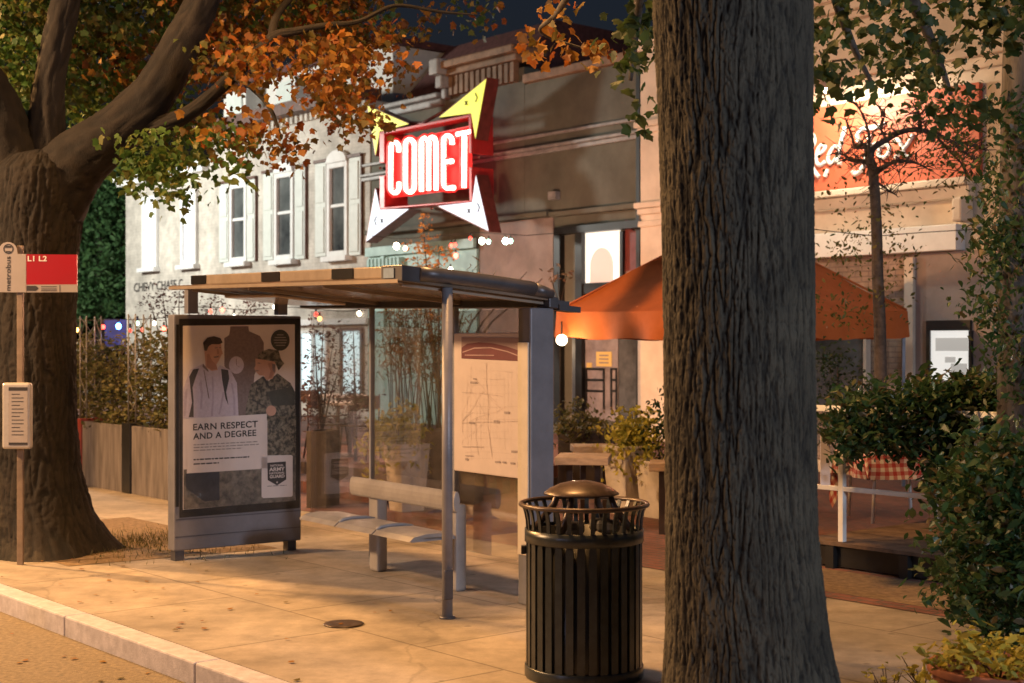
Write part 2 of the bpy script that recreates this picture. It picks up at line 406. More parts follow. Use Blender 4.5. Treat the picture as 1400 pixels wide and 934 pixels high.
sash(193, 213, 268, 366, M['litwin'], wb); sash(246, 267, 260, 362, M['litwin'], wb)
for (x0, x1, y0, y1, s) in ((313, 336, 251, 358, (297, 310, 334, 346)), (374, 400, 236, 355, (357, 371, 400, 414)), (446, 474, 222, 350, (428, 443, 474, 490))):
    sash(x0, x1, y0, y1, M['winglass'], wb, arch=True)
    for (s0, s1) in ((s[0], s[1]), (s[2], s[3])):
        q = MB(); sl = (CX+944)*0  # shutters: stiles, rails and two raised fields
        a, b = TP(s0, .1), TP(s1, .1); xc = (s0+s1)/2; dy = -.17*(xc-(x0+x1)/2)
        z0, z1 = ZP(xc, y1+dy*.2, .1), ZP(xc, y0+dy, .1)+.05
        q.box(FA, a, b, .006, .055, z0, z1)
        zm = (z0+z1)/2+.1
        for (u0, u1) in ((z0+.08, zm-.05), (zm+.05, z1-.08)): q.box(FA, a+.06, b-.06, .055, .075, u0, u1)
        q.build('shutter', M['shutter'], wb, bevel=.008)
        h = MB(); h.box(FA, a-.02, b+.04, .004, .09, z1+.004, z1+.07); h.box(FA, b+.003, b+.045, .004, .06, z0, z1); h.build('shutter_edge', M['brown'], wb)
# ground floor shop front of the white house (seen through the shelter glass)
def shopwin(x0, x1, y0, y1, glassm, framem, parent, mull=0, n=.06, w_=.07):
    xc = (x0+x1)/2; a, b = TP(x0, n), TP(x1, n); z0, z1 = ZP(xc, y1, n), ZP(xc, y0, n); f = MB()
    f.box(FA, a, a+w_, .004, n, z0, z1); f.box(FA, b-w_, b, .004, n, z0, z1); f.box(FA, a+w_, b-w_, .004, n, z1-w_, z1); f.box(FA, a+w_, b-w_, .004, n, z0, z0+w_)
    for i in range(mull):
        t = a+(b-a)*(i+1)/(mull+1); f.box(FA, t-.025, t+.025, .004, n-.01, z0+w_, z1-w_)
    fr = f.build('window', framem, parent)
    g = MB(); g.quad(FA(a+w_, .012, z0+w_), FA(b-w_, .012, z0+w_), FA(b-w_, .012, z1-w_), FA(a+w_, .012, z1-w_)); g.build('pane', glassm, fr, recalc=False)
    return fr
shopwin(408, 446, 452, 545, M['litcool'], M['white'], wb, 1)
shopwin(464, 494, 448, 548, M['litcool'], M['brown'], wb)
m = MB(); fbox(m, 400, 500, 436, 444, .004, .12); m.build('shop_cornice', M['white'], wb)
# painted lettering on the house wall
lt_ = MB()
def wl(u, v, x0=183, x1=250, yb=399.5, yt=387.5):
    x = x0+(x1-x0)*u
    return FA(TP(x, .012), .012, ZP(x, yb+(yt-yb)*v+(x-x0)*-.09, .012))
put_text(lt_, 'CHEVY CHASE C', wl, off=.006, space=.95)
lt_.build('lettering', M['ink'], wb, recalc=False)

# ================================================================= sign restaurant building (grey green stucco)
t0, t1, t2, t3 = TP(506)+.01, TP(614), TP(717), TP(885)
cb = thing('stucco_building', FA((t0+t3)/2, 0, 0), 'grey green stucco building with stepped parapet behind the neon sign', 'building')
zl, zc, zr = 6.55, 7.05, 6.5
zstr, zlow2 = 5.27, 4.07
m = MB(); m.box(FA, t0, t1, -8, -.02, 0, zl); m.box(FA, t1+.002, t2, -8, 0, 0, zc-.25); m.box(FA, t2+.002, t3, -8, -.004, 0, zr-.02)
m.build('wall', M['stucco'], cb)
m = MB(); m.box(FA, t1-.06, t2+.06, -.5, .34, zc-.02, zc+.12); m.box(FA, t1, t2, -.4, .2, zc-.14, zc-.02); m.build('parapet_cornice', M['coping'], cb, bevel=.03)
m = MB()
for i in range(12):
    t = t1+.2+(t2-t1-.4)*i/11; m.box(FA, t-.05, t+.05, .004, .13, zc-.5, zc-.15)
m.build('bracket_frieze', M['coping'], cb)
for t in (t1+.02, ):
    m = MB(); m.box(FA, t-.12, t+.16, .004, .42, zc-.12, zc+.18); m.box(FA, t-.08, t+.12, .004, .3, zc-.36, zc-.122); m.box(FA, t-.05, t+.09, .004, .18, zc-.55, zc-.362); m.build('end_bracket', M['cornice'], cb, bevel=.03)
m = MB(); m.box(FA, t2+.07, t3-.02, -.35, .12, zr-.018, zr+.14); m.build('coping', M['coping'], cb, bevel=.02)
m = MB(); m.box(FA, t0, t1-.13, -.3, .20, zl, zl+.10); m.box(FA, t0, t1-.13, -.3, .10, zl-.14, zl-.002); m.build('left_cornice', M['cornice'], cb, bevel=.03)
m = MB()
for z0, z1, n in ((zstr, zstr+.06, .11), (zstr-.08, zstr-.002, .06), (zstr+.22, zstr+.28, .05)): m.box(FA, t0-.25, t3-.03, .004, n, z0, z1)
m.build('string_course', M['cornice'], cb, bevel=.015)
m = MB(); m.box(FA, t0, TP(757)-.02, .004, .16, zlow2, zlow2+.09); m.box(FA, TP(757), t3-.03, .004, .13, zlow2-.02, zlow2+.07)
m.build('shop_cornice', M['stucco'], cb, bevel=.015)
m = MB()      # steep dark roof behind the left parapet
a, b = t0-.2, t1+.6
m.prism([FA(a, -.6, zl+.05), FA(a, -2.2, zl+1.7), FA(a, -6, zl+1.7), FA(a, -6, zl+.05)], FA(b, 0, 0)-FA(a, 0, 0)); m.build('roof', M['darkroof'], cb)
m = MB(); m.box(FA, t0+.01, TP(655), .004, .06, .3, zlow2-.45); m.build('shopfront_panel', M['teal'], cb)
m = MB(); m.box(FA, t0+.01, TP(655), .065, .14, zlow2-.44, zlow2-.26)
for i in range(9):
    t = t0+.12+i*.13; m.box(FA, t, t+.07, .065, .17, zlow2-.75, zlow2-.5)
m.box(FA, TP(527), TP(531), .065, .12, 2.2, zlow2-.45); m.build('shopfront_trim', M['teal'], cb)
m = MB(); fbox(m, 656, 756, 302, 560, .004, .03); m.build('shopfront_wall', M['stuccop'], cb)
m = MB(); m.box(FA, t3-.16, t3-.08, .02, .10, .3, zr-.2); m.build('downpipe', M['dark'], cb)
m = MB(); fbox(m, 749, 759, 262, 273, .004, .12); m.build('junction_box', M['cornice'], cb)
# entrance bay
fr = MB(); fbox(fr, 757, 876, 306, 316, .004, .2); fbox(fr, 757, 765, 316, 580, .004, .14); fbox(fr, 786, 795, 316, 580, .004, .12); fbox(fr, 847, 851, 316, 395, .004, .10)
fbox(fr, 795, 872, 386, 400, .004, .1)
dr = fr.build('entrance_frame', M['dark'], cb)
g = MB(); fbox(g, 765, 786, 318, 560, .004, .02); g.build('side_panel', M['stucco'], dr)
g = MB(); fbox(g, 795.3, 847, 314, 386, .004, .03); g.build('transom', M['litdoor'], dr)
g = MB()
tc, zb = TP(822, .05), ZP(822, 386, .05); 
g.prism([FA(tc-.27, .032, zb)]+[FA(tc-.27*math.cos(math.pi*i/12), .032, zb+.26+.32*math.sin(math.pi*i/12)) for i in range(13)]+[FA(tc+.27, .032, zb)], FA(0, .02, 0)-FA(0, 0, 0)); g.build('arch_back', em('glowing pink arch', (.85, .60, .48), .55), dr)  # arch glows in place of light falling on it indoors
g = MB(); fbox(g, 851, 876, 316, 400, .004, .03); g.build('poster_panel', M['stuccop'], dr)
g = MB()
tc, zb = TP(864, .05), ZP(864, 370, .05)
g.prism([FA(tc-.2, .032, zb), FA(tc+.2, .032, zb), FA(tc+.2, .032, zb+.45), FA(tc+.1, .032, zb+.62), FA(tc, .032, zb+.66), FA(tc-.04, .032, zb+.8), FA(tc-.16, .032, zb+.85), FA(tc-.2, .032, zb+.6)], FA(0, .01, 0)-FA(0, 0, 0)); g.build('red_figure_print', M['maroon'], dr)
g = MB(); fbox(g, 795.3, 845, 402, 575, .004, .03); g.build('door_glass', pm('lit door glass', (.30, .28, .30), .15, 0, .3, 3), dr)
g = MB(); fbox(g, 846, 871, 402, 575, .004, .03); g.build('side_glass', M['doorglass'], dr)
g = MB(); fbox(g, 815, 836, 481, 501, .032, .04); g.build('yellow_note', M['note'], dr)
g = MB(); 
for i in range(3): fbox(g, 819, 832, 485+i*5, 487+i*5, .042, .044)
g.build('note_lines', M['inkg'], dr)
g = MB(); fbox(g, 802, 809, 496, 503, .032, .04); g.build('small_note', M['note'], dr)
g = MB(); fbox(g, 872, 882, 380, 585, .004, .14); g.build('door_post', M['alum'], dr)
g = MB(); fbox(g, 884, 907, 470, 536, .004, .05); pw = g.build('menu_board', M['white'], cb)
g = MB(); fbox(g, 898, 900, 478, 492, .052, .06); fbox(g, 900, 907, 490, 492, .052, .06); g.build('black_lettering', M['ink'], pw)
g = MB(); put_text(g, 'M', lambda u, v: FA(TP(899+8*u, .055), .055, ZP(903, 525-22*v, .055)), off=.03); g.build('orange_lettering', M['tent'], pw, recalc=False)
# chairs seen behind the door glass
g = MB()
for (x0, x1) in ((800, 826), (834, 843)):
    fbox(g, x0, x0+2, 505, 560, .034, .05); fbox(g, x1-2, x1, 505, 560, .034, .05); fbox(g, x0, x1, 503, 506, .034, .05); fbox(g, x0, x1, 518, 521, .034, .05); fbox(g, x0, x1, 533, 536, .034, .05)
g.build('stacked_chair_backs', M['dark'], dr)

# ================================================================= cream restaurant building
t4, t5 = TP(885)+.012, TP(1400)+9
zR = 6.62
rb = thing('stucco_building', FA(t4+4, 0, 0), 'cream stucco corner building with red sign band and cornice on the right', 'building')
tw = TP(1252)
m = MB(); m.box(FA, t4, t5, -8, 0, 0, zR); m.build('wall', M['cream'], rb)
m = MB()
for z0, z1, n in ((zR, zR+.14, .4), (zR-.14, zR-.002, .28), (zR-.24, zR-.142, .16), (5.55, 5.66, .2), (5.40, 5.548, .1)): m.box(FA, t4+.62, t5, .004, n, z0, z1)
m.build('cornice', M['cream'], rb, bevel=.02)
m = MB(); m.box(FA, t4, t4+.6, .004, .18, 0, zR+.12); m.build('pilaster', M['cream'], rb, bevel=.02)
for z in (zR+.04, 5.32, 4.02):
    m = MB(); m.box(FA, t4-.07, t4+.67, .004, .27, z, z+.10); m.box(FA, t4-.03, t4+.63, .004, .23, z-.10, z-.002)
    if z < 5: m.box(FA, t4-.02, t4+.62, .004, .22, z-.3, z-.2)
    m.build('capital', M['cream'], rb, bevel=.02)
m = MB(); m.box(FA, t4+.62, TP(1335), .004, .26, 3.90, 4.0); m.box(FA, t4+.62, TP(1335), .004, .18, 3.74, 3.898); m.build('sign_ledge', M['cream'], rb, bevel=.015)
m = MB(); m.box(FA, t4+.62, TP(1320), .004, .22, 3.06, 3.40); m.build('awning_box', M['white'], rb, bevel=.01)
m = MB(); m.box(FA, TP(1318), TP(1332), .004, .3, 3.42, 3.735); m.build('ledge_bracket', M['cream'], rb, bevel=.03)
m = MB(); m.box(FA, t4+.62, tw, .004, .05, .2, 3.055); m.build('brick_panel', M['tanbrick'], rb)
m = MB(); m.box(FA, tw+.002, t5-.01, .004, .08, 0, 3.055); m.build('taupe_panel', M['creamd'], rb)
m = MB(); fbox(m, 1180, 1184, 460, 560, .052, .16); fbox(m, 1236, 1248, 352, 560, .052, .14); m.build('pier', M['cream'], rb)
fr = MB(); fbox(fr, 1266, 1326, 438, 452, .082, .13); fbox(fr, 1266, 1271, 452, 524, .082, .13); fbox(fr, 1324, 1328, 452, 524, .082, .13)
wd = fr.build('window', M['dark'], rb)
g = MB(); fbox(g, 1271, 1324, 452, 520, .082, .10); g.build('pane', M['litside'], wd)
g = MB(); fbox(g, 1279, 1323, 462, 480, .102, .112); fbox(g, 1292, 1306, 488, 496, .102, .112); fbox(g, 1300, 1322, 497, 519, .102, .108); g.build('kitchen_counter', em('glowing grey kitchen wall', (.5, .48, .44), .5), wd)  # counter shapes glow; the room's light is put into their colour
g = MB(); fbox(g, 1112, 1178, 458, 560, .052, .09); g.build('shop_window', M['doorglass'], rb)
# sign band with script lettering
sg0, sg1 = t4+.72, TP(1344)
sb = MB(); sb.box(FA, sg0, sg1, .004, .10, 4.02, 5.22)
so = sb.build('sign_board', M['signo']); tag(so, 'long orange red shop sign with white script lettering over the ledge', 'sign')
so_off = WLOC[so.name]
def SGP(x, y, n=.118): return FA(TP(x, n), n, ZP(x, y, n))
def Z7(x, y): return (1100+x/5.385, 130+y/5.385)
strokes = [  # script R, e, d, F, o, x drawn as brush strokes (pixels of a sevenfold crop)
 ([(-35, 300), (-10, 285), (30, 280), (62, 300), (72, 340), (55, 380), (15, 405), (-5, 400)], 13), ([(-20, 300), (-28, 400), (-45, 520), (-60, 590)], 13), ([(5, 400), (30, 470), (70, 560), (110, 605)], 14),
 ([(85, 450), (130, 420), (150, 385), (135, 365), (105, 390), (85, 450), (90, 500), (120, 515), (150, 490)], 12),
 ([(255, 380), (215, 385), (180, 440), (175, 490), (205, 500), (240, 450), (262, 390)], 12), ([(300, 235), (275, 330), (250, 440), (245, 495), (270, 500)], 13),
 ([(410, 350), (392, 320), (400, 275), (450, 245), (520, 240), (575, 220), (590, 200)], 14), ([(480, 290), (470, 380), (450, 470), (420, 550), (375, 580), (355, 560)], 14), ([(440, 400), (500, 370), (545, 350)], 11),
 ([(600, 360), (560, 380), (545, 430), (565, 465), (610, 440), (625, 390), (600, 360)], 12),
 ([(650, 345), (690, 330), (715, 380), (740, 450), (775, 455)], 12), ([(800, 290), (760, 360), (700, 430), (665, 465)], 12),
 ([(165, 545), (160, 575), (150, 600)], 14)]
L_ = MB()
def cr(pts, n=5):
    out = []
    for i in range(len(pts)-1):
        p0 = pts[max(i-1, 0)]; p1 = pts[i]; p2 = pts[i+1]; p3 = pts[min(i+2, len(pts)-1)]
        for j in range(n):
            t = j/n
            out.append(tuple(.5*((2*p1[k])+(-p0[k]+p2[k])*t+(2*p0[k]-5*p1[k]+4*p2[k]-p3[k])*t*t+(-p0[k]+3*p1[k]-3*p2[k]+p3[k])*t**3) for k in range(len(p1))))
    out.append(tuple(pts[-1])); return out
for pts, r in strokes:
    L_.tube([SGP(*Z7(*q)) for q in cr(pts)], r*.0026, 6)
L_.build('script_lettering', M['white'], so)
# gooseneck wall lamp above the sign
base = SGP(1180, 112, .0); head = base+(-Vector((CF, SF, 0)))*.85+Vector((0, 0, -.12))
wlamp = thing('wall_lamp', base, 'pale shaded gooseneck lamp lighting the wall over the script sign', 'lamp')
m = MB(); o_ = -Vector((CF, SF, 0)); m.tube([base, base+o_*.15+Vector((0, 0, .16)), base+o_*.4+Vector((0, 0, .26)), base+o_*.68+Vector((0, 0, .2)), head+Vector((0, 0, .12))], .016, 8); m.build('arm', M['wire'], wlamp)
m = MB(); m.lathe(head, [(.03, .14), (.07, .12), (.16, .02), (.20, -.10), (.19, -.10), (.14, .015), (.05, .10)], 20, caps=False); m.build('shade', M['lampsh'], wlamp)
m = MB(); m.ball(head+Vector((0, 0, -.03)), .05); m.build('bulb', em('wall lamp bulb', (1, .93, .78), 30), wlamp)
LAMPHEAD = head
# ================================================================= neon sign
n1, n0 = 1.0, .72                       # front and back of the cabinet
def SG(x, y, n=n1): return FA(TP(x, n), n, ZP(x, y, n))
dep = FA(0, n0-n1, 0)-FA(0, 0, 0)
sign = thing('neon_sign', SG(585, 340, .4), 'red neon restaurant sign reading COMET with yellow and white star points', 'sign')
def c3(pts): return [(480+x/3.336, 80+y/3.336) for x, y in pts]
arms = [('yellow', c3([(72, 212), (268, 298), (128, 333), (110, 445)])), ('yellow', c3([(620, 86), (568, 370), (548, 250), (395, 270)])),
        ('white', c3([(66, 840), (110, 590), (130, 690), (268, 686)])), ('white', c3([(630, 792), (392, 674), (553, 655), (570, 528)]))]
ecol = {'yellow': em('lit yellow sign face', (.86, .86, .10), .66), 'white': em('lit white sign face', (.78, .88, 1.0), .74)}
for nm, poly in arms:
    cx = sum(p[0] for p in poly)/4; cy = sum(p[1] for p in poly)/4
    mb = MB(); mb.prism([SG(x, y, n1-.012) for x, y in poly], dep); a = mb.build('star_point', M['cab'], sign); a['label'] = nm+' lit star point of the sign'
    mb = MB(); mb.prism([SG(cx+(x-cx)*.955, cy+(y-cy)*.955, n1-.002) for x, y in poly], dep*.02); mb.build('lit_face', ecol[nm], a)
    # small x and arc marks on the faces
mk = MB()
for (x, y, sg) in ((525, 203, 1), (570, 178, 1), (140, 740, 1), (112, 740, -1), (537, 695, 1), (580, 680, 1)):
    X, Y = 480+x/3.336, 80+y/3.336
    if (x, y) in ((570, 178), (112, 740), (580, 680)):
        mk.tube([SG(X-1.2*sg, Y-6, n1+.004), SG(X+1.6*sg, Y, n1+.004), SG(X-.6*sg, Y+6, n1+.004)], .011, 5)
    else:
        mk.tube([SG(X-1.5, Y-2.6, n1+.004), SG(X+1.5, Y+2.6, n1+.004)], .012, 5); mk.tube([SG(X+1.5, Y-2.6, n1+.004), SG(X-1.5, Y+2.6, n1+.004)], .012, 5)
mk.build('star_mark', M['wire'], sign)
# open cabinet frame round the letters
TL, TR, BR, BL = [c3([q])[0] for q in ((128, 335), (548, 252), (552, 655), (130, 690))]
def lerp(a, b, t): return (a[0]+(b[0]-a[0])*t, a[1]+(b[1]-a[1])*t)
def bar(mb, p, q, w, nf=n1, nb=n0):
    d = Vector((q[0]-p[0], q[1]-p[1])).normalized(); o = Vector((-d.y, d.x))*w
    mb.prism([SG(p[0], p[1], nf), SG(q[0], q[1], nf), SG(q[0]+o.x, q[1]+o.y, nf), SG(p[0]+o.x, p[1]+o.y, nf)], FA(0, nb-nf, 0)-FA(0, 0, 0))
mb = MB(); bar(mb, TL, TR, 4.5); bar(mb, TL, lerp(TL, BL, .40), -7, n1, .45); bar(mb, lerp(TL, BL, .56), BL, -7, n1, .45); bar(mb, TR, lerp(TR, BR, .45), 4, n1, .5); bar(mb, lerp(TR, BR, .6), BR, 4, n1, .5); bar(mb, BL, BR, -3.0)
mb.build('cabinet_frame', M['redp'], sign, bevel=.012)
bp_ = bpy.data.materials.new('red neon glow sheet'); bp_.use_nodes = True  # added sheet; its red emission stands in for glow round the letters
nt = bp_.node_tree; pb = nt.nodes['Principled BSDF']; pb.inputs['Base Color'].default_value = (.5, .03, .03, 1); pb.inputs['Roughness'].default_value = .5
tr = nt.nodes.new('ShaderNodeBsdfTransparent'); tr.inputs[0].default_value = (1, .45, .42, 1); mx = nt.nodes.new('ShaderNodeMixShader'); mx.inputs[0].default_value = .8
pb.inputs['Emission Color'].default_value = (1, .045, .04, 1); pb.inputs['Emission Strength'].default_value = .42; nt.links.new(tr.outputs[0], mx.inputs[1]); nt.links.new(pb.outputs[0], mx.inputs[2]); nt.links.new(mx.outputs[0], nt.nodes['Material Output'].inputs[0])
mb = MB(); ins = [lerp(lerp(TL, BL, .16), BR, .0), lerp(TR, BR, .13), lerp(TR, BR, .84), lerp(TL, BL, .86)]
ins = [(ins[0][0]+9, ins[0][1]), ins[1], ins[2], (ins[3][0]+9, ins[3][1])]
mb.prism([SG(x, y, n1-.15) for x, y in ins], dep*.05); mb.build('glow_panel', bp_, sign)
def c8(x, y): return (490+x/4.447, 130+y/4.447)
def arcpts(cx, cy, rx, ry, a0, a1, n=10): return [(cx+rx*math.cos(R(a0+(a1-a0)*i/n)), cy-ry*math.sin(R(a0+(a1-a0)*i/n))) for i in range(n+1)]
letters = {
 'C': [[(246, 345)]+arcpts(222, 322, 24, 34, 0, 180)[1:]+arcpts(222, 556, 26, 38, 180, 350)+[(247, 530)]],
 'O': [arcpts(313, 305, 27, 34, 0, 180)+arcpts(313, 552, 27, 38, 180, 360)+[(340, 305)]],
 'M': [[(383, 585), (383, 310)]+arcpts(405, 300, 22, 38, 180, 0)+[(427, 580)], [(427, 310)]+arcpts(450, 295, 22, 38, 180, 0)+[(472, 578)]],
 'E': [[(570, 300)]+arcpts(544, 282, 26, 34, 0, 180)+arcpts(544, 528, 26, 38, 180, 270)+[(582, 563)], [(520, 408), (572, 402)]],
 'T': [[(602, 238), (688, 222)], [(645, 232), (642, 562)]]}
core = em('neon tube glow', (1, .50, .40), 5.0); tray = em('letter tray with painted glow', (1, .04, .035), .75)  # tray's own red emission imitates the halo round each tube
for ch, strokes_ in letters.items():
    mb = MB(); m2 = MB()
    for st in strokes_:
        p3 = [SG(*c8(*q), n1-.02) for q in st]; mb.tube(p3, .044, 8)
        m2.tube([SG(*c8(*q), n1-.075) for q in st], .088, 8)
    lt2 = m2.build('letter', tray, sign); lt2['label'] = 'neon letter '+ch
    mb.build('neon_tube', core, lt2)
for (x, y) in ((520, 230), (655, 215), (590, 285), (535, 285)):
    mb = MB(); mb.tube([SG(x, y, .02), SG(x, y, n0)], .03, 8); mb.build('bracket', M['cab'], sign)
mb = MB(); mb.tube([SG(530, 167, .86), SG(577, 169, .86), SG(608, 152, .86)], .035, 6)
mb.build('bracket', M['cab'], sign)

# ================================================================= bus shelter
SHR = AT(S0, 0)
sh = thing('bus_shelter', S0, 'grey steel bus shelter with sloping roof, glass back wall, map and advertising case', 'bus shelter')
def zroof(a, q):            # underside
    return 2.305-.021*(a+.4)-.085*(q-.13)
A0, A1, Q0, Q1 = -.40, 3.41, .13, 1.36
def rbox(mb, a0, a1, q0, q1, d0, d1):
    mb.box(lambda a, q, d: SH(a, q, zroof(a, q)+d), a0, a1, q0, q1, d0, d1)
mb = MB(); rbox(mb, A0, A1, Q0, Q1, 0, .022); roof = mb.build('roof', M['under'], sh)
mb = MB(); rbox(mb, A0, A1-.02, Q0-.012, Q0+.03, -.012, .012); mb.build('front_lip', M['tan'], roof)
mb = MB(); rbox(mb, 0.0, A1-.25, Q0+.02, Q0+.12, .024, .105); mb.build('fascia', M['tan'], roof, bevel=.01)
for a0 in (.02, 1.35, 2.46):
    mb = MB(); rbox(mb, a0, a0+.30, Q0+.012, Q0+.019, .03, .10); mb.build('dark_panel', M['black'], roof)
mb = MB(); rbox(mb, A1-.235, A1+.03, Q0-.01, Q0+.13, .0, .105); mb.build('corner_box', M['sheld'], roof, bevel=.006)
mb = MB(); rbox(mb, A1-.19, A1-.06, Q0-.018, Q0-.011, .02, .085); mb.build('corner_plate', pm('blue grey plate', (.25, .33, .45), .35, .2), roof)
mb = MB()
pts = [SH(A1+.005, q, zroof(A1, q)+.062+.01*math.sin((q-Q0)/(Q1-Q0)*math.pi)) for q in (Q0+.125, .4, .7, 1.0, 1.2)]
mb.tube(pts, .05, 12); mb.tube([pts[-1], SH(A1+.005, 1.36, zroof(A1, 1.36)+.045)], [.05, .035], 12); mb.build('end_beam', M['sheld'], roof)
mb = MB()
for a in (-.02, 1.08, 2.3, 3.34): rbox(mb, a-.018, a+.018, Q0+.04, Q1-.01, -.028, -.002)
mb.build('rib', M['tan'], roof)
mb = MB(); rbox(mb, A0+.1, A1+.02, Q1-.03, Q1+.05, -.05, .03); mb.build('rear_beam', M['sheld'], roof, bevel=.006)
mb = MB(); rbox(mb, A1-.12, A1+.03, Q1+.052, Q1+.24, -.06, -.02); rbox(mb, A1-.12, A1-.10, Q1+.052, Q1+.24, -.02, .02); mb.build('gutter_outlet', M['sheld'], roof)
mb = MB(); rbox(mb, .05, 1.0, Q0+.30, Q0+.95, -.055, -.03); mb.build('soffit_sheen', pm('pale soffit sheen', (.55, .44, .36), .15, .2, .15, 3), roof, bevel=.01)  # pale panel imitates lights reflected in this roof section
# posts
mb = MB(); mb.tube([SH(3.41, .49, 0), SH(3.41, .49, zroof(3.41, .49)-.004)], .036, 16); pst = mb.build('front_post', M['shel'], sh)
mb = MB(); mb.lathe(SH(3.41, .49, 0), [(.055, 0), (.055, .012), (.04, .014)], 16); mb.build('foot_plate', M['sheld'], pst)
mb = MB(); mb.box(SH, 3.452, 3.47, .43, .50, .13, .33); mb.build('cable_cover', M['sheld'], pst, bevel=.03)
for q in (.18, 1.02):
    mb = MB(); mb.box(SH, -.10, -.02, q-.045, q+.045, 2.08, zroof(0, q)-.004); mb.build('case_post', M['shel'], sh)
c0 = SH(3.3, 1.24, 0)
mb = MB(); mb.box(SH, 3.26, 3.41, 1.18, 1.385, 0, zroof(3.3, 1.28)-.06); clm = mb.build('corner_column', M['shel'], sh, bevel=.012)
mb = MB(); mb.box(SH, 3.275, 3.395, 1.166, 1.179, .35, 1.83); mb.build('lit_side_strip', M['cream'], clm, bevel=.004)  # cream strip paints the lamplight on the column's street face
# glass back wall
QB = 1.25
for a0, a1, nm in ((.06, 1.115, ''), (1.145, 2.36, ''), (2.385, 3.25, '')):
    g = MB(); g.box(SH, a0, a1, QB-.005, QB+.005, .28, zroof((a0+a1)/2, QB)-.075); g.build('glass_panel', M['glass'], sh)
for a in (1.13, 2.372):
    g = MB(); g.box(SH, a-.012, a+.012, QB-.02, QB+.02, 0, zroof(a, QB)-.052); g.build('mullion', M['steel'], sh)
# map case
g = MB(); g.box(SH, 2.42, 3.255, QB-.05, QB-.008, .872, 1.90); mp_ = g.build('map_case', M['map'], sh, bevel=.01)
qf = QB-.054
def MP(x, y, e=0.):        # pixels of a 3.11-fold crop on the map face
    return RP(600+x/3.11, 400+y/3.11, SH(0, qf-e, 0), Vector((CS, SS, 0)))
g = MB(); g.quad(MP(96, 190), MP(356, 192), MP(356, 292), MP(96, 280)); g.build('map_header', pm('map header ground', (.36, .25, .23), .45, 0, .05), mp_, recalc=False)
g = MB(); g.add([MP(x, y, .002) for x, y in [(96, 235), (120, 218), (170, 212), (230, 216), (290, 230), (356, 252), (356, 292), (96, 280)]], [list(range(8))]); g.build('header_swoosh', M['plum'], mp_, recalc=False)
g = MB(); 
up = [(100, 252), (150, 234), (220, 232), (290, 248), (352, 272)]
g.add([MP(x, y, .004) for x, y in up]+[MP(x, y+5, .004) for x, y in up[::-1]], [list(range(10))])
for (x0, x1, y) in ((110, 235, 264), (325, 345, 224)): g.add([MP(x0, y, .004), MP(x1, y+1, .004), MP(x1, y+5, .004), MP(x0, y+4, .004)], [[0, 1, 2, 3]])
g.build('header_line', pm('header pale line', (.45, .3, .28), .5), mp_, recalc=False)
g = MB(); rr = random.Random(3)
def ml(pts, w):
    for i in range(len(pts)-1):
        a = Vector(pts[i]); b = Vector(pts[i+1]); d = (b-a).normalized(); o = Vector((-d.y, d.x))*w
        g.add([MP(*(a+o), .002), MP(*(b+o), .002), MP(*(b-o), .002), MP(*(a-o), .002)], [[0, 1, 2, 3]])
for i in range(15):
    x = 100+i*17.5+rr.uniform(-4, 4); y0 = rr.uniform(300, 420); y1 = rr.uniform(520, 745); ml([(x, y0), (x+rr.uniform(-5, 5), (y0+y1)/2), (x+rr.uniform(-8, 8), y1)], rr.uniform(.15, .4))
    y = 305+i*29+rr.uniform(-6, 6); x0 = rr.uniform(97, 190); x1 = rr.uniform(240, 352); ml([(x0, y), ((x0+x1)/2, y+rr.uniform(-4, 6)), (x1, y+rr.uniform(-4, 8))], rr.uniform(.15, .4))
for i in range(9):
    x, y = rr.uniform(110, 300), rr.uniform(320, 560); an = rr.uniform(.5, 2.6); pts = [(x, y)]
    for q_ in range(4): an += rr.uniform(-.25, .25); x = min(350, max(98, x+math.cos(an)*42)); y = min(745, y+math.sin(an)*42); pts.append((x, y))
    ml(pts, rr.uniform(.3, .7))
ml([(200, 300), (200, 380), (210, 470), (205, 560), (225, 700)], .9); ml([(97, 425), (180, 430), (270, 440)], .8); ml([(97, 555), (200, 550), (350, 548)], .8)
g.build('map_lines', pm('faint map line', (.58, .49, .44), .5), mp_, recalc=False)
g = MB()
for (x, y, w, h) in ((133, 378, 28, 9), (145, 364, 14, 6), (128, 550, 24, 8), (233, 543, 22, 12), (278, 506, 22, 10), (335, 537, 20, 12), (308, 672, 42, 9), (112, 692, 34, 4), (112, 703, 12, 10), (334, 720, 12, 24), (238, 716, 22, 8), (270, 718, 14, 8), (304, 722, 18, 8), (100, 655, 90, 2)):
    g.add([MP(x, y, .002), MP(x+w, y+1, .002), MP(x+w, y+h+1, .002), MP(x, y+h, .002)], [[0, 1, 2, 3]])
g.build('map_marks', M['mapline'], mp_, recalc=False)
# advertising case
WA = 1.19; TA = .135
ac = MB(); ac.box(SH, -TA, 0, 0, WA, .085, 2.07); case = ac.build('ad_case', M['shel'], sh, bevel=.012)
for q in (.02, WA-.12):
    g = MB(); g.box(SH, -TA+.02, -.02, q, q+.08, 0, .083); g.build('case_foot', M['sheld'], case)
g = MB(); g.box(SH, -.001, .004, .012, WA-.012, .20, .206); g.box(SH, -.001, .004, .012, WA-.012, .345, .352); g.build('panel_joint', M['sheld'], case)
NA = Vector((SS, -CS, 0))
def AD(x, y, e=0.): return RP(x, y, SH(.006+e, 0, 0), NA)
def a1(x, y): return (220+x/2.523, 410+y/2.523)
def a7(x, y): return (240+x/6.672, 440+y/6.672)
def a6(x, y): return (240+x/5.494, 540+y/5.494)
def layer(name, mat, polys, e, parent):
    g = MB()
    for pl in polys: g.add([AD(x, y, e) for x, y in pl], [list(range(len(pl)))])
    return g.build(name, mat, parent, recalc=False)
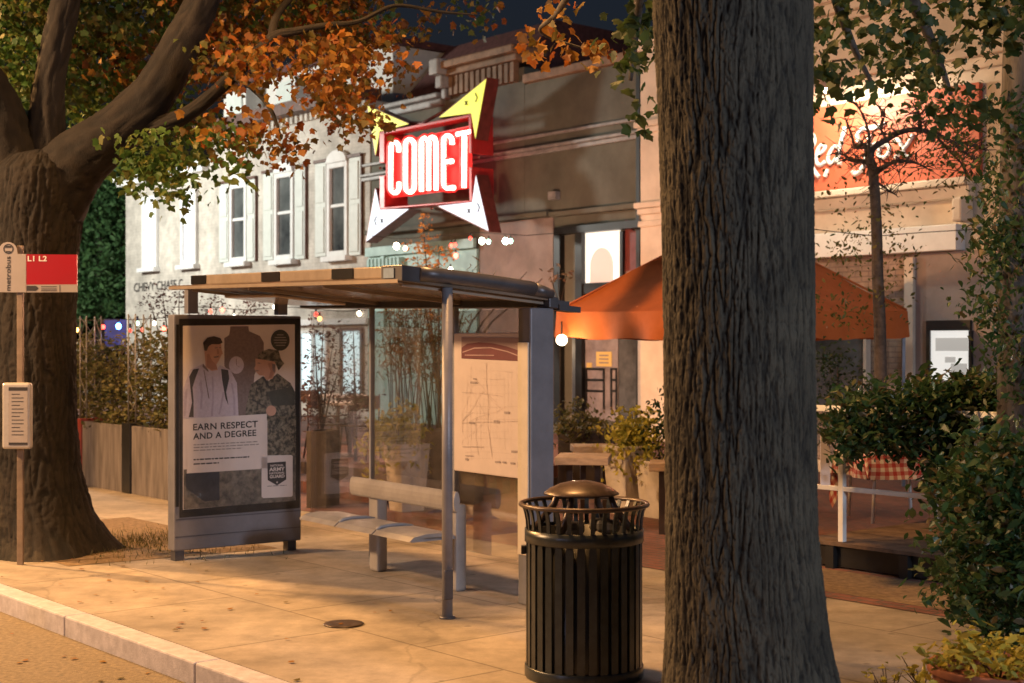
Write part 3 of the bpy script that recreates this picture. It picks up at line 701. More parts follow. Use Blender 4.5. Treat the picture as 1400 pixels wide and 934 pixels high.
def ell(f, x, y, rx, ry, n=20): return [f(x+rx*math.cos(2*math.pi*i/n), y+ry*math.sin(2*math.pi*i/n)) for i in range(n)]
layer('black_border', M['black'], [[(245, 436), (410, 435.5), (410, 694.5), (245.5, 708)]], 0, case)
pq = [(250, 445.5), (403, 443.5), (404, 684), (250, 697)]
po = layer('poster', M['paper'], [pq], .003, case)
e = .004
layer('grounds_picture', M['field'], [[a6(60, 560), a6(640, 520), a6(905, 440), a6(900, 795), a6(60, 860)]], e, po)
layer('clock_tower_picture', M['tower'], [[a7(*q) for q in [(445, 150), (490, 120), (500, 42), (665, 40), (670, 85), (770, 130), (805, 190), (805, 330), (720, 480), (690, 860), (560, 860), (560, 600), (445, 400)]]], e, po)
layer('clock_face_picture', M['shirt'], [ell(a7, 555, 395, 68, 80)], e+.001, po)
layer('clock_hands_picture', M['tower'], [[a7(552, 395), a7(558, 395), a7(558, 340), a7(552, 340)], [a7(552, 395), a7(556, 399), a7(585, 415), a7(583, 410)]], e+.002, po)
layer('man_shirt_picture', M['shirt'], [[a7(*q) for q in [(70, 620), (130, 440), (250, 385), (300, 440), (370, 445), (405, 395), (500, 440), (560, 560), (575, 860), (70, 880)]]], e+.002, po)
layer('man_shirt_fold_picture', pm('printed lilac shirt fold', (.44, .38, .46), .5, 0, .12, 30), [[a7(*q) for q in pl_] for pl_ in ([(215, 560), (235, 520), (250, 640), (240, 800), (222, 800), (230, 660)], [(330, 500), (345, 500), (352, 700), (340, 860), (322, 860), (335, 690)], [(430, 640), (445, 640), (420, 800), (400, 850), (392, 840)], [(505, 560), (520, 560), (545, 700), (548, 850), (530, 850), (525, 690)], [(85, 640), (110, 600), (100, 780), (90, 860), (75, 860)])], e+.0026, po)
layer('man_strap_picture', M['ink'], [[a7(*q) for q in [(125, 500), (160, 435), (215, 425), (180, 520), (155, 600), (165, 720), (165, 870), (120, 870), (150, 740)]], [a7(*q) for q in [(415, 430), (480, 440), (490, 520), (462, 640), (482, 760), (455, 700), (425, 530)]]], e+.003, po)
layer('man_jeans_picture', M['navy'], [[a6(75, 590), a6(330, 575), a6(330, 790), a6(215, 800), a6(80, 700)]], e+.002, po)
layer('man_face_picture', M['skin'], [[a7(*q) for q in [(262, 240), (320, 190), (415, 190), (420, 250), (432, 290), (418, 305), (395, 355), (372, 390), (385, 440), (330, 450), (275, 415), (268, 330)]]], e+.003, po)
layer('man_hair_picture', M['hair'], [[a7(*q) for q in [(252, 190), (290, 145), (350, 132), (410, 148), (430, 190), (400, 205), (330, 205), (300, 225), (285, 265), (262, 262)]]], e+.004, po)
layer('face_shade_picture', pm('printed skin shade', (.40, .21, .15), .5, 0, .1, 12), [[a7(*q) for q in pl_] for pl_ in ([(285, 300), (305, 290), (330, 350), (372, 392), (380, 430), (330, 440), (285, 410)], [(375, 250), (392, 252), (398, 290), (380, 296)], [(840, 380), (880, 370), (905, 430), (880, 510), (845, 520), (868, 450)])], e+.0036, po)
layer('man_features_picture', M['tower'], [[a7(360, 235), a7(385, 232), a7(385, 240), a7(360, 243)], [a7(398, 232), a7(415, 232), a7(415, 240), a7(398, 240)], [a7(345, 318), a7(395, 312), a7(392, 324), a7(355, 330)], [a7(250, 380), a7(300, 440), a7(300, 460), a7(245, 410)], [a7(255, 440), a7(262, 440), a7(310, 700), a7(300, 700)]], e+.005, po)
layer('soldier_uniform_picture', M['camo'], [[a7(*q) for q in [(660, 700), (690, 570), (800, 495), (850, 540), (930, 470), (1050, 560), (1090, 640), (1090, 900), (640, 900), (640, 800)]], [a6(690, 150), a6(905, 150), a6(905, 450), a6(690, 455)]], e+.002, po)
layer('soldier_face_picture', M['skin'], [[a7(*q) for q in [(728, 335), (790, 345), (910, 355), (915, 450), (885, 520), (830, 535), (805, 490), (765, 490), (735, 460), (718, 425), (730, 395)]], ell(a7, 872, 812, 46, 48)], e+.003, po)
layer('soldier_detail_picture', M['ink'], [[a7(*q) for q in pl_] for pl_ in ([(800, 500), (835, 545), (860, 600), (850, 605), (822, 555), (792, 508)], [(735, 600), (790, 600), (790, 608), (735, 608)], [(735, 600), (743, 600), (743, 670), (735, 670)], [(700, 700), (830, 780), (826, 790), (696, 712)])], e+.0028, po)
layer('soldier_hat_picture', M['camo'], [[a7(*q) for q in [(745, 310), (790, 270), (850, 248), (940, 260), (962, 340), (992, 380), (940, 445), (905, 365), (750, 335)]]], e+.004, po)
layer('soldier_features_picture', M['tower'], [[a7(748, 372), a7(775, 375), a7(775, 383), a7(748, 380)], [a7(730, 440), a7(760, 445), a7(758, 453), a7(732, 449)], [a7(880, 380), a7(912, 390), a7(905, 470), a7(885, 440)]], e+.004, po)
layer('folder_picture', M['green'], [[a7(835, 640), a7(1060, 590), a7(1088, 640), a7(1088, 760), a7(880, 765)]], e+.004, po)
layer('text_panel', M['paper'], [[a6(*q) for q in [(80, 180), (685, 142), (692, 552), (640, 550), (640, 556), (85, 590)]]], e+.005, po)
layer('logo_card', M['paper'], [[a6(*q) for q in [(655, 465), (870, 452), (880, 460), (880, 755), (870, 765), (660, 776), (646, 765), (646, 475)]]], e+.005, po)
layer('round_badge', M['green'], [ell(a7, 955, 168, 86, 96, 28)], e+.003, po)
g = MB()
for i, (x0, x1) in enumerate(((925, 985), (905, 1005), (895, 1015), (900, 1010), (915, 1000))):
    y = 115+i*24; g.add([AD(*a7(x0, y), e+.004), AD(*a7(x1, y), e+.004), AD(*a7(x1, y+9), e+.004), AD(*a7(x0, y+9), e+.004)], [[0, 1, 2, 3]])
for (x0, x1, y, h) in ((135, 615, 372, 7), (135, 625, 393, 7), (135, 500, 415, 7), (690, 835, 712, 6)):
    x = x0; rr = random.Random(x1)
    while x < x1:
        w = rr.uniform(14, 46); sl = -.052*(x-135)
        g.add([AD(*a6(x, y+sl), e+.007), AD(*a6(min(x+w, x1), y+sl-.05*w), e+.007), AD(*a6(min(x+w, x1), y+h+sl-.05*w), e+.007), AD(*a6(x, y+h+sl), e+.007)], [[0, 1, 2, 3]]); x += w+7
g.build('small_print', M['inkg'], po, recalc=False)
g = MB()
for (x0, x1, y, h) in ((135, 555, 482, 10), (135, 330, 515, 10)):
    x = x0; rr = random.Random(x1)
    while x < x1:
        w = rr.uniform(10, 50); sl = -.052*(x-135)
        g.add([AD(*a6(x, y+sl), e+.007), AD(*a6(min(x+w, x1), y+sl-.05*w), e+.007), AD(*a6(min(x+w, x1), y+h+sl-.05*w), e+.007), AD(*a6(x, y+h+sl), e+.007)], [[0, 1, 2, 3]]); x += w+6
def tline(x0, x1, yb0, yb1, h): return lambda u, v: AD(*a6(x0+(x1-x0)*u, yb0+(yb1-yb0)*u-h*v), e+.007)
put_text(g, 'EARN RESPECT', tline(132, 618, 268, 243, 50), off=.022, space=1.06)
put_text(g, 'AND A DEGREE', tline(132, 606, 336, 308, 48), off=.022, space=1.06)
g.build('headline', M['ink'], po, recalc=False)
layer('shield_emblem', M['ink'], [[a6(*q) for q in [(690, 510), (828, 500), (832, 635), (762, 680), (692, 640)]]], e+.007, po)
g = MB()
put_text(g, 'NATIONAL', tline(712, 810, 540, 535, 16), off=.02); put_text(g, 'ARMY', tline(702, 820, 575, 568, 28), off=.03); put_text(g, 'NATIONAL', tline(704, 820, 598, 591, 17), off=.02); put_text(g, 'GUARD', tline(706, 818, 627, 620, 24), off=.03)
g.add([AD(*a6(762+(9 if i % 2 else 4)*math.sin(math.pi*i/5), 656+(9 if i % 2 else 4)*math.cos(math.pi*i/5)), e+.009) for i in range(10)], [list(range(10))])
for i in range(len(g.v)): 
    v = Vector(g.v[i])+NA*.0025; g.v[i] = tuple(v)
g.build('emblem_lettering', M['paper'], po, recalc=False)
g = MB(); g.add([AD(245, 436, .022), AD(410, 435.5, .022), AD(410, 694.5, .022), AD(245.5, 708, .022)], [[0, 1, 2, 3]]); g.build('front_glass', M['adglass'], case, recalc=False)
g = MB(); g.box(SH, .001, .024, .012, .035, .46, 1.985); g.build('glass_bead', M['black'], case)

# ================================================================= bench
bn = thing('bench', SH(1.95, 1.0, 0), 'grey metal bus stop bench with rail backrest under the shelter roof', 'bench')
b0, b1 = .98, 2.66
m = MB()
prof = [(.66, .405), (.70, .435), (.80, .452), (.92, .45), (1.02, .445), (1.04, .43), (1.02, .42), (.80, .425), (.70, .405)]
for (u0, u1) in ((b0, 1.55), (1.57, 2.12), (2.14, b1)):
    m.prism([SH(u0, q, z) for q, z in prof], SH(u1, 0, 0)-SH(u0, 0, 0))
m.build('seat', M['benchp'], bn)
for u in (1.56, 2.13):
    m = MB(); m.tube([SH(u, q, z) for q, z in ((.70, .435), (.74, .455), (.84, .463), (.94, .458), (1.02, .44))], .014, 8); m.build('armrest_divider', M['steel'], bn)
m = MB()
pr = [(1.07+.028*math.cos(t), .665+.078*math.sin(t)) for t in [2*math.pi*i/14 for i in range(14)]]
m.prism([SH(b0+.14, q, z) for q, z in pr], SH(b1, 0, 0)-SH(b0+.14, 0, 0)); m.build('backrest', M['benchp'], bn, bevel=.01)
for a in (1.42, 2.55):
    m = MB(); m.box(SH, a-.065, a+.065, 1.09, 1.19, 0, .64); l_ = m.build('leg', M['benchp'], bn, bevel=.02)
    m = MB(); m.box(SH, a-.05, a+.05, .72, 1.088, .39, .415); m.build('seat_bracket', M['steel'], l_)
m = MB(); m.tube([SH(.965, q, z) for q, z in ((.68, .405), (.74, .432), (.86, .44), (1.0, .425))], .016, 8); m.build('seat_end', M['benchp'], bn)

# ================================================================= bus stop pole
bp0 = G(28, 772)
bs = thing('bus_stop_sign', bp0, 'bronze bus stop pole with white flag, red route panel and timetable box', 'bus stop sign')
Db = bp0.y
def BP(x, y, off=0.): 
    v = P(x, y, Db); return Vector((v.x, v.y-off, v.z))
def flat(mb, poly, o, th=.006): mb.prism([BP(x, y, o) for x, y in poly], (0, th, 0))
mb = MB(); zt = BP(28, 336).z; mb.box(AT(bp0), -.025, .025, -.018, .018, 0, zt); mb.build('pole', M['poleb'], bs, bevel=.004)
c9 = lambda x, y: (x/9.34, 320+y/9.34)
mb = MB(); poly = [c9(5, 745), c9(5, 215)]+[c9(122+117*math.cos(math.pi-math.pi*i/12), 222-115*math.sin(math.pi*i/12)) for i in range(13)]+[c9(245, 258), c9(352, 262), c9(352, 748)]
flat(mb, poly, .04, .012); fl = mb.build('flag', M['flagp'], bs)
mb = MB()
put_text(mb, 'metrobus', lambda u, v: BP(*c9(158-62*v, 728-438*u), .043), off=.012)
N_ = 24
for i in range(N_):
    t0_, t1_ = 2*math.pi*i/N_, 2*math.pi*(i+1)/N_
    mb.add([BP(*c9(130+r*math.cos(t), 195+r*math.sin(t)), .043) for r, t in ((64, t0_), (64, t1_), (52, t1_), (52, t0_))], [[0, 1, 2, 3]])
mb.add([BP(*c9(x, y), .043) for x, y in ((92, 155), (168, 155), (168, 180), (92, 180))], [[0, 1, 2, 3]])
mb.add([BP(*c9(x, y), .043) for x, y in ((97, 222), (163, 222), (163, 240), (97, 240))], [[0, 1, 2, 3]])
mb.build('flag_lettering', M['ink'], fl, recalc=False)
mb = MB(); flat(mb, [c9(356, 262), c9(1003, 268), c9(1003, 645), c9(356, 650)], .038, .012); rp = mb.build('route_panel', M['red'], bs)
mb = MB(); flat(mb, [c9(356, 651), c9(1003, 646), c9(1003, 745), c9(356, 748)], .038, .012); st_ = mb.build('info_strip', M['flagp'], bs)
mb = MB(); put_text(mb, 'L1 L2', lambda u, v: BP(*c9(375+245*u, 352-68*v), .041), off=.02); mb.build('route_lettering', M['paper'], rp, recalc=False)
mb = MB(); flat(mb, [c9(362, 664), c9(480, 664), c9(512, 695), c9(480, 728), c9(362, 728)], .0405, .001); flat(mb, [c9(780, 655), c9(786, 655), c9(786, 742), c9(780, 742)], .0405, .001)
for yy in (672, 700, 722): flat(mb, [c9(545, yy), c9(745, yy), c9(745, yy+8), c9(545, yy+8)], .0405, .001)
mb.build('strip_marks', M['ink'], st_)
mb = MB(); mb.box(AT(bp0), (8-28)/F*Db, (47-28)/F*Db, -.10, -.021, BP(28, 613).z, BP(28, 523).z); tb = mb.build('timetable_box', M['alum'], bs, bevel=.02)
mb = MB(); mb.box(AT(bp0), (18-28)/F*Db, (43.5-28)/F*Db, -.1035, -.101, BP(28, 607).z, BP(28, 529).z); ts = mb.build('timetable_sheet', M['flagp'], tb)
mb = MB()
for (y0, y1) in ((529, 533.5), (604, 607)): mb.box(AT(bp0), (18-28)/F*Db, (43.5-28)/F*Db, -.1055, -.104, BP(28, y1).z, BP(28, y0).z)
for i in range(12):
    y = 538+i*5; mb.box(AT(bp0), (22-28)/F*Db, ((38 if i % 3 else 33)-28)/F*Db, -.1048, -.104, BP(28, y+1).z, BP(28, y).z)
mb.build('timetable_print', M['ink'], ts)

# ================================================================= litter bin
tc_ = Vector((.395, 7.8, 0))
tb_ = thing('trash_can', tc_, 'black slatted steel street litter bin with flared rim and domed lid', 'trash can')
for i in range(32):
    th = 2*math.pi*(i+.5)/32; c, s = math.cos(th), math.sin(th); m = MB(); w = .021
    path = [(.318, .055), (.318, .70), (.318, .80), (.322, .855), (.331, .90), (.345, .935)]
    vs = []
    for r, z in path:
        for (dr, dw) in ((0, -w), (0, w), (-.009, w), (-.009, -w)):
            k = .55 if z > .79 else 1.0
            rr_ = r+dr; vs.append(tc_+Vector((rr_*c-dw*k*s, rr_*s+dw*k*c, z)))
    fs = [(0, 1, 2, 3), (20, 23, 22, 21)]
    for j in range(5):
        for q in range(4): fs.append((j*4+q, j*4+(q+1) % 4, j*4+4+(q+1) % 4, j*4+4+q))
    m.add(vs, fs); m.build('slat', M['can'], tb_)
m = MB(); m.lathe(tc_, [(.300, .06), (.300, .79), (.285, .79), (.285, .07)], 40, caps=False); m.build('liner', M['black'], tb_)
m = MB(); m.lathe(tc_, [(.322, .0), (.326, .006), (.326, .06), (.322, .066), (.30, .066), (.30, .0)], 48, caps=False); m.build('base_ring', M['can'], tb_)
m = MB(); m.lathe(tc_, [(.318, .735), (.326, .737), (.326, .805), (.318, .807), (.312, .77), (.318, .735)], 48, caps=False); m.build('band', M['can'], tb_)
m = MB(); m.tube([tc_+Vector((.347*math.cos(2*math.pi*i/40), .347*math.sin(2*math.pi*i/40), .938)) for i in range(41)], .013, 8, caps=False); m.build('rim', M['canw'], tb_)
m = MB(); m.lathe(tc_+Vector((-.015, 0, 0)), [(.0001, 1.065), (.06, 1.062), (.12, 1.048), (.175, 1.022), (.205, 1.0), (.207, .992), (.19, .995), (.10, 1.02), (.0001, 1.03)], 40, caps=False); m.build('lid', M['canw'], tb_)
for i in range(4):
    th = math.pi/4+math.pi/2*i+.3; m = MB()
    m.tube([tc_+Vector((.15*math.cos(th), .15*math.sin(th), 1.015)), tc_+Vector((.18*math.cos(th), .18*math.sin(th), .93)), tc_+Vector((.29*math.cos(th), .29*math.sin(th), .80))], [.012, .02, .02], 8); m.build('lid_strut', M['canw'], tb_)
m = MB(); m.box(AT(tc_), -.345, -.318, -.03, .03, .665, .71); m.build('latch', M['black'], tb_, bevel=.004)
# a grey bag collar and rubbish in the mouth
m = MB(); rr = random.Random(5)
for i in range(5):
    th = rr.uniform(0, 6.28); r = rr.uniform(.02, .18); c = tc_+Vector((r*math.cos(th), r*math.sin(th), .76+rr.uniform(0, .05)))
    m.box(AT(c, th), -.06, .06, -.04, .04, -.02, .05)
tag(m.build('rubbish', pm('pale crumpled rubbish', (.09, .085, .08), .6, 0, .4, 12), bevel=.02), 'pale crumpled rubbish heaped inside the mouth of the litter bin', 'rubbish')
# ================================================================= foliage tools
MAPLE = [(0, -.6), (.3, -.58), (.62, -.45), (.55, -.15), (.85, .12), (.86, .38), (.5, .42), (.4, .72), (.08, 1.05), (-.34, .66), (-.5, .38), (-.92, .30), (-.75, .02), (-.56, -.18), (-.66, -.42), (-.28, -.56)]
OVAL = [(0, -1), (.38, -.45), (.42, .2), (0, 1), (-.42, .2), (-.38, -.45)]
SLIM = [(0, -1), (.16, 0), (0, 1), (-.16, 0)]
BLOB = [(0, -1), (.7, -.2), (.45, .7), (-.45, .7), (-.7, -.2)]
def leaf(mb, c, s, shape, rnd, droop=.6):
    az = rnd.uniform(0, 6.283); ti = rnd.gauss(0, .7)
    d = Vector((math.cos(az)*.8, math.sin(az)*.8, -droop+rnd.uniform(-.5, .5))).normalized()
    o = d.cross(Vector((rnd.uniform(-.5, .5), rnd.uniform(-.5, .5), 1))).normalized()
    nn = o.cross(d); o = o*math.cos(ti)+nn*math.sin(ti); nn = o.cross(d)
    b = len(mb.v); cu = rnd.uniform(-.5, .5); cv = rnd.uniform(-.35, .1)
    for x, y in shape:
        q = c+o*(x*s)+d*(y*s)+nn*(s*(cu*abs(x)+cv*y*y))
        mb.v.append((q.x, q.y, q.z))
    mb.f.append(list(range(b, b+len(shape)))); mb.sm.append(False)
def cluster(mb, c, rad, n, size, shape, rnd, droop=.6):
    for i in range(n):
        q = c+Vector((rnd.gauss(0, rad), rnd.gauss(0, rad), rnd.gauss(0, rad*.7)))
        leaf(mb, q, size*rnd.uniform(.5, 1.25), shape, rnd, droop)
def interp(tab, x):
    if x <= tab[0][0]: return tab[0][1]
    for (a, b), (c, d) in zip(tab, tab[1:]):
        if x <= c: return b+(d-b)*(x-a)/(c-a)
    return tab[-1][1]
def inpoly(x, y, poly):
    r = False; j = len(poly)-1
    for i in range(len(poly)):
        xi, yi = poly[i]; xj, yj = poly[j]
        if (yi > y) != (yj > y) and x < (xj-xi)*(y-yi)/(yj-yi)+xi: r = not r
        j = i
    return r
def fill(mb, poly, D0, D1, nclus, nleaf, rad, size, shape, rnd, droop=.5, gap=None):
    """leaf clumps through a volume whose outline is poly (photo pixels) and whose depth is D0..D1"""
    xs = [p[0] for p in poly]; ys = [p[1] for p in poly]; k = 0; tries = 0
    while k < nclus and tries < nclus*60:
        tries += 1
        x, y = rnd.uniform(min(xs), max(xs)), rnd.uniform(min(ys), max(ys))
        if not inpoly(x, y, poly): continue
        D = rnd.uniform(D0, D1)
        if gap and noise.noise(Vector((x/gap[0], y/gap[0], D*1.3))) > gap[1]: continue
        cluster(mb, P(x, y, D), rad, nleaf, size, shape, rnd, droop); k += 1
BARK = []
def bark_obj(mb, mat, par):
    o = mb.build('trunk', mat, par, recalc=False); a = o.data.attributes.new('plate', 'FLOAT', 'POINT'); a.data.foreach_set('value', BARK[:len(o.data.vertices)]); BARK.clear(); return o
def barkmat(name, lo, hi):
    m = pm(name, hi, .92, 0, .3, 20, .6, 140, stretch=(1, 1, .3)); nt = m.node_tree; b = nt.nodes['Principled BSDF']
    at = nt.nodes.new('ShaderNodeAttribute'); at.attribute_name = 'plate'; r = nt.nodes.new('ShaderNodeValToRGB'); nt.links.new(at.outputs['Fac'], r.inputs[0])
    r.color_ramp.elements[0].color = (*lo, 1); r.color_ramp.elements[1].color = (*hi, 1); r.color_ramp.elements[0].position = .3; r.color_ramp.elements[1].position = .95
    mx = nt.nodes.new('ShaderNodeMixRGB'); mx.blend_type = 'MULTIPLY'; mx.inputs[0].default_value = 1; n = nt.nodes.new('ShaderNodeTexNoise'); n.inputs['Scale'].default_value = 3; n.inputs['Detail'].default_value = 6
    mr = nt.nodes.new('ShaderNodeMapRange'); mr.inputs['From Min'].default_value = .3; mr.inputs['From Max'].default_value = .7; mr.inputs['To Min'].default_value = .45; mr.inputs['To Max'].default_value = 1.25
    tc = nt.nodes.new('ShaderNodeTexCoord'); nt.links.new(tc.outputs['Object'], n.inputs['Vector']); nt.links.new(n.outputs['Fac'], mr.inputs[0]); nt.links.new(r.outputs[0], mx.inputs[1]); nt.links.new(mr.outputs[0], mx.inputs[2]); nt.links.new(mx.outputs[0], b.inputs['Base Color']); return m
def bark_mesh(mb, path, nu, dz, amp, kx, kz, seed, flare=None):
    """path: (centre, radius) from the foot up; furrowed surface"""
    zs = []
    L = [0]
    for (a, _), (b, _) in zip(path, path[1:]): L.append(L[-1]+(b-a).length)
    nv = int(L[-1]/dz); b0 = len(mb.v)
    off = Vector((seed*7.3, seed*3.1, seed*1.7))
    for j in range(nv+1):
        s = L[-1]*j/nv
        i = 0
        while i < len(L)-2 and s > L[i+1]: i += 1
        t = (s-L[i])/(L[i+1]-L[i]); t2 = t
        c = path[i][0].lerp(path[i+1][0], t2); r = path[i][1]+(path[i+1][1]-path[i][1])*t
        for k in range(nu):
            th = 2*math.pi*k/nu; co, si = math.cos(th), math.sin(th)
            rr = r
            if flare: rr *= 1+flare[0]*math.exp(-s/flare[1])*(.55+.45*math.cos(flare[2]*th+seed+.6*math.sin(2*th)))
            p = Vector((co*path[len(path)//2][1]*kx, si*path[len(path)//2][1]*kx, s*kz))+off
            wv = noise.noise(p*.45)*.65
            q = Vector((p.x+wv, p.y+wv*.6, p.z+wv*.3))
            h = min(1, abs(noise.noise(q))/.24)
            h2 = min(1, abs(noise.noise(Vector((q.x*2.1+9, q.y*2.1, q.z*2.9))))/.3)
            f = noise.noise(Vector((p.x*4, p.y*4, p.z*16)))
            cb_ = abs(noise.noise(Vector((p.x*.9+5, p.y*.9, p.z*4.5))))
            if cb_ < .07: h *= .35+.65*cb_/.07
            rr += amp*(h*.75+h2*.35-.6)+amp*.16*f
            mb.v.append((c.x+co*rr, c.y+si*rr, c.z)); BARK.append(max(0, min(1, .15+h*.55+h2*.35+f*.25)))
    for j in range(nv):
        for k in range(nu):
            mb.f.append((b0+j*nu+k, b0+j*nu+(k+1) % nu, b0+(j+1)*nu+(k+1) % nu, b0+(j+1)*nu+k)); mb.sm.append(True)
def limb(pts, n=6):          # (px, py, D, r_px) -> smooth path of points and radii
    q = cr(pts, n); return [P(a[0], a[1], a[2]) for a in q], [max(.004, a[3]/F*a[2]) for a in q]
M['bark'] = pm('furrowed oak bark', (.105, .095, .085), .92, 0, .3, 20, .5, 120, col2=(.045, .038, .032), stretch=(1, 1, .2))
M['bark2'] = pm('dark maple bark', (.032, .023, .016), .92, 0, .3, 20, .6, 90, col2=(.035, .025, .018), stretch=(1, 1, .2))
M['lgreen'] = leafmat('green maple leaves', [(.045, .10, .025), (.07, .15, .035), (.11, .17, .04), (.15, .15, .035)])
M['lolive'] = leafmat('olive brown maple leaves', [(.06, .085, .02), (.10, .11, .03), (.16, .12, .03), (.08, .09, .025)])
M['lorange'] = leafmat('orange autumn maple leaves', [(.26, .07, .012), (.26, .12, .02), (.28, .15, .03), (.2, .05, .012), (.13, .09, .025), (.10, .08, .02)])
M['lgreen2'] = leafmat('deep green maple leaves', [(.022, .045, .014), (.035, .065, .02), (.05, .075, .025), (.03, .05, .016)])
M['ldark'] = leafmat('dark evergreen leaves', [(.018, .04, .016), (.03, .055, .02), (.045, .07, .03), (.03, .045, .018)], .4)
M['lback'] = leafmat('mid green background leaves', [(.04, .10, .035), (.06, .14, .05), (.08, .16, .06), (.05, .11, .03)])
M['livy'] = leafmat('dark glossy ivy leaves', [(.016, .045, .016), (.026, .065, .022), (.042, .09, .032), (.035, .07, .022), (.05, .085, .03), (.12, .085, .045)], .4)
M['lyellow'] = leafmat('yellow green trailing leaves', [(.26, .26, .04), (.40, .36, .05), (.5, .42, .08), (.18, .2, .04)])
M['lbox'] = leafmat('olive shrub leaves', [(.05, .065, .02), (.10, .10, .035), (.14, .12, .05), (.08, .075, .03)])
M['lrust'] = leafmat('rust brown bamboo leaves', [(.12, .07, .02), (.2, .10, .03), (.16, .12, .04), (.09, .06, .02)])
M['lplum'] = leafmat('dark plum leaves', [(.06, .03, .03), (.10, .05, .05), (.07, .05, .04)])
M['lbloom'] = leafmat('orange flowering leaves', [(.5, .22, .05), (.6, .3, .08), (.35, .2, .06), (.5, .16, .04)])

# ================================================================= big tree, right foreground
rt = thing('oak_tree', (1.045, 6.65, 0), 'massive furrowed grey trunk in the right foreground beside the litter bin', 'tree')
mb = MB(); C_ = lambda x, z, y=6.65: Vector(((x-CX)/F*6.65, y, z))
path = [(C_(1032, -.05), .43), (C_(1027, .18), .405), (C_(1021, .45), .372), (C_(1014, .9), .348), (C_(1011, 1.5), .345), (C_(1009, 2.2), .345), (C_(1005, 2.9), .352), (C_(1001, 3.4), .366), (C_(1000, 3.75), .40)]
bark_mesh(mb, path, 500, .007, .016, 35, 3.6, 2, flare=(.12, .22, 5))
bark_obj(mb, barkmat('ridged oak bark', (.010, .0085, .006), (.066, .058, .041)), rt)
mb = MB()
for pts in ([(985, -45, 6.65, 70), (950, -120, 6.6, 60), (860, -260, 6.8, 44), (760, -420, 7.4, 26)], [(1030, -40, 6.65, 72), (1080, -150, 6.8, 58), (1160, -290, 7.4, 42), (1230, -420, 8.5, 26)],
            [(1100, -170, 7.0, 34), (1180, -90, 8.2, 20), (1230, -30, 9.0, 12), (1275, 60, 9.4, 6), (1300, 130, 9.5, 3)], [(1150, -110, 7.8, 14), (1140, -20, 8.2, 8), (1165, 60, 8.5, 5), (1190, 110, 8.6, 3)],
            [(905, -200, 6.8, 26), (880, -60, 7.6, 12), (872, 20, 8.2, 6), (862, 110, 8.4, 3)], [(880, -60, 7.6, 10), (800, -30, 9.0, 6), (760, 20, 9.6, 4), (740, 45, 9.8, 2), (810, 70, 9.9, 1.5)]):
    p, r = limb(pts); mb.tube(p, r, 12)
mb.build('limb', M['bark'], rt)
rd = random.Random(11); mb = MB()
fill(mb, [(1105, -60), (1330, -60), (1262, 10), (1225, 30), (1240, 70), (1205, 60), (1165, 30), (1150, 70), (1165, 110), (1130, 90), (1125, 140), (1108, 150)], 7.6, 9.2, 26, 12, .11, .044, MAPLE, rd, .7, (30, .18))
fill(mb, [(1185, 20), (1250, 10), (1272, 60), (1300, 80), (1335, 150), (1340, 190), (1290, 175), (1250, 130), (1205, 130), (1190, 95), (1170, 85)], 8.4, 9.6, 34, 12, .11, .042, MAPLE, rd, .7)
fill(mb, [(1310, -20), (1420, -40), (1420, 60), (1380, 55), (1340, 92), (1318, 50)], 8.8, 9.8, 26, 13, .11, .05, MAPLE, rd, .7)
fill(mb, [(1105, 50), (1135, 60), (1150, 110), (1120, 155), (1105, 150)], 7.8, 8.4, 9, 9, .09, .05, MAPLE, rd, .7)
fill(mb, [(840, -60), (912, -60), (912, 60), (895, 100), (880, 60), (850, 30)], 7.6, 8.4, 14, 10, .10, .05, MAPLE, rd, .7)
fill(mb, [(845, 30), (905, 20), (890, 110), (895, 175), (862, 180), (852, 120)], 8.0, 8.5, 11, 7, .08, .045, MAPLE, rd, .8)
fill(mb, [(700, -420), (1300, -420), (1320, -120), (1150, -90), (860, -100), (700, -160)], 6.8, 9.5, 60, 14, .16, .06, MAPLE, rd, .7)
mb.build('green_leaves', M['lgreen2'], rt, recalc=False)
mb = MB()
fill(mb, [(715, 45), (740, 35), (785, 55), (822, 62), (820, 78), (760, 78), (722, 68)], 9.6, 10.0, 12, 6, .07, .055, MAPLE, rd, .9)
fill(mb, [(745, 0), (780, 0), (778, 22), (752, 26)], 9.4, 9.8, 3, 5, .06, .05, MAPLE, rd, .9)
mb.build('orange_leaves', M['lorange'], rt, recalc=False)

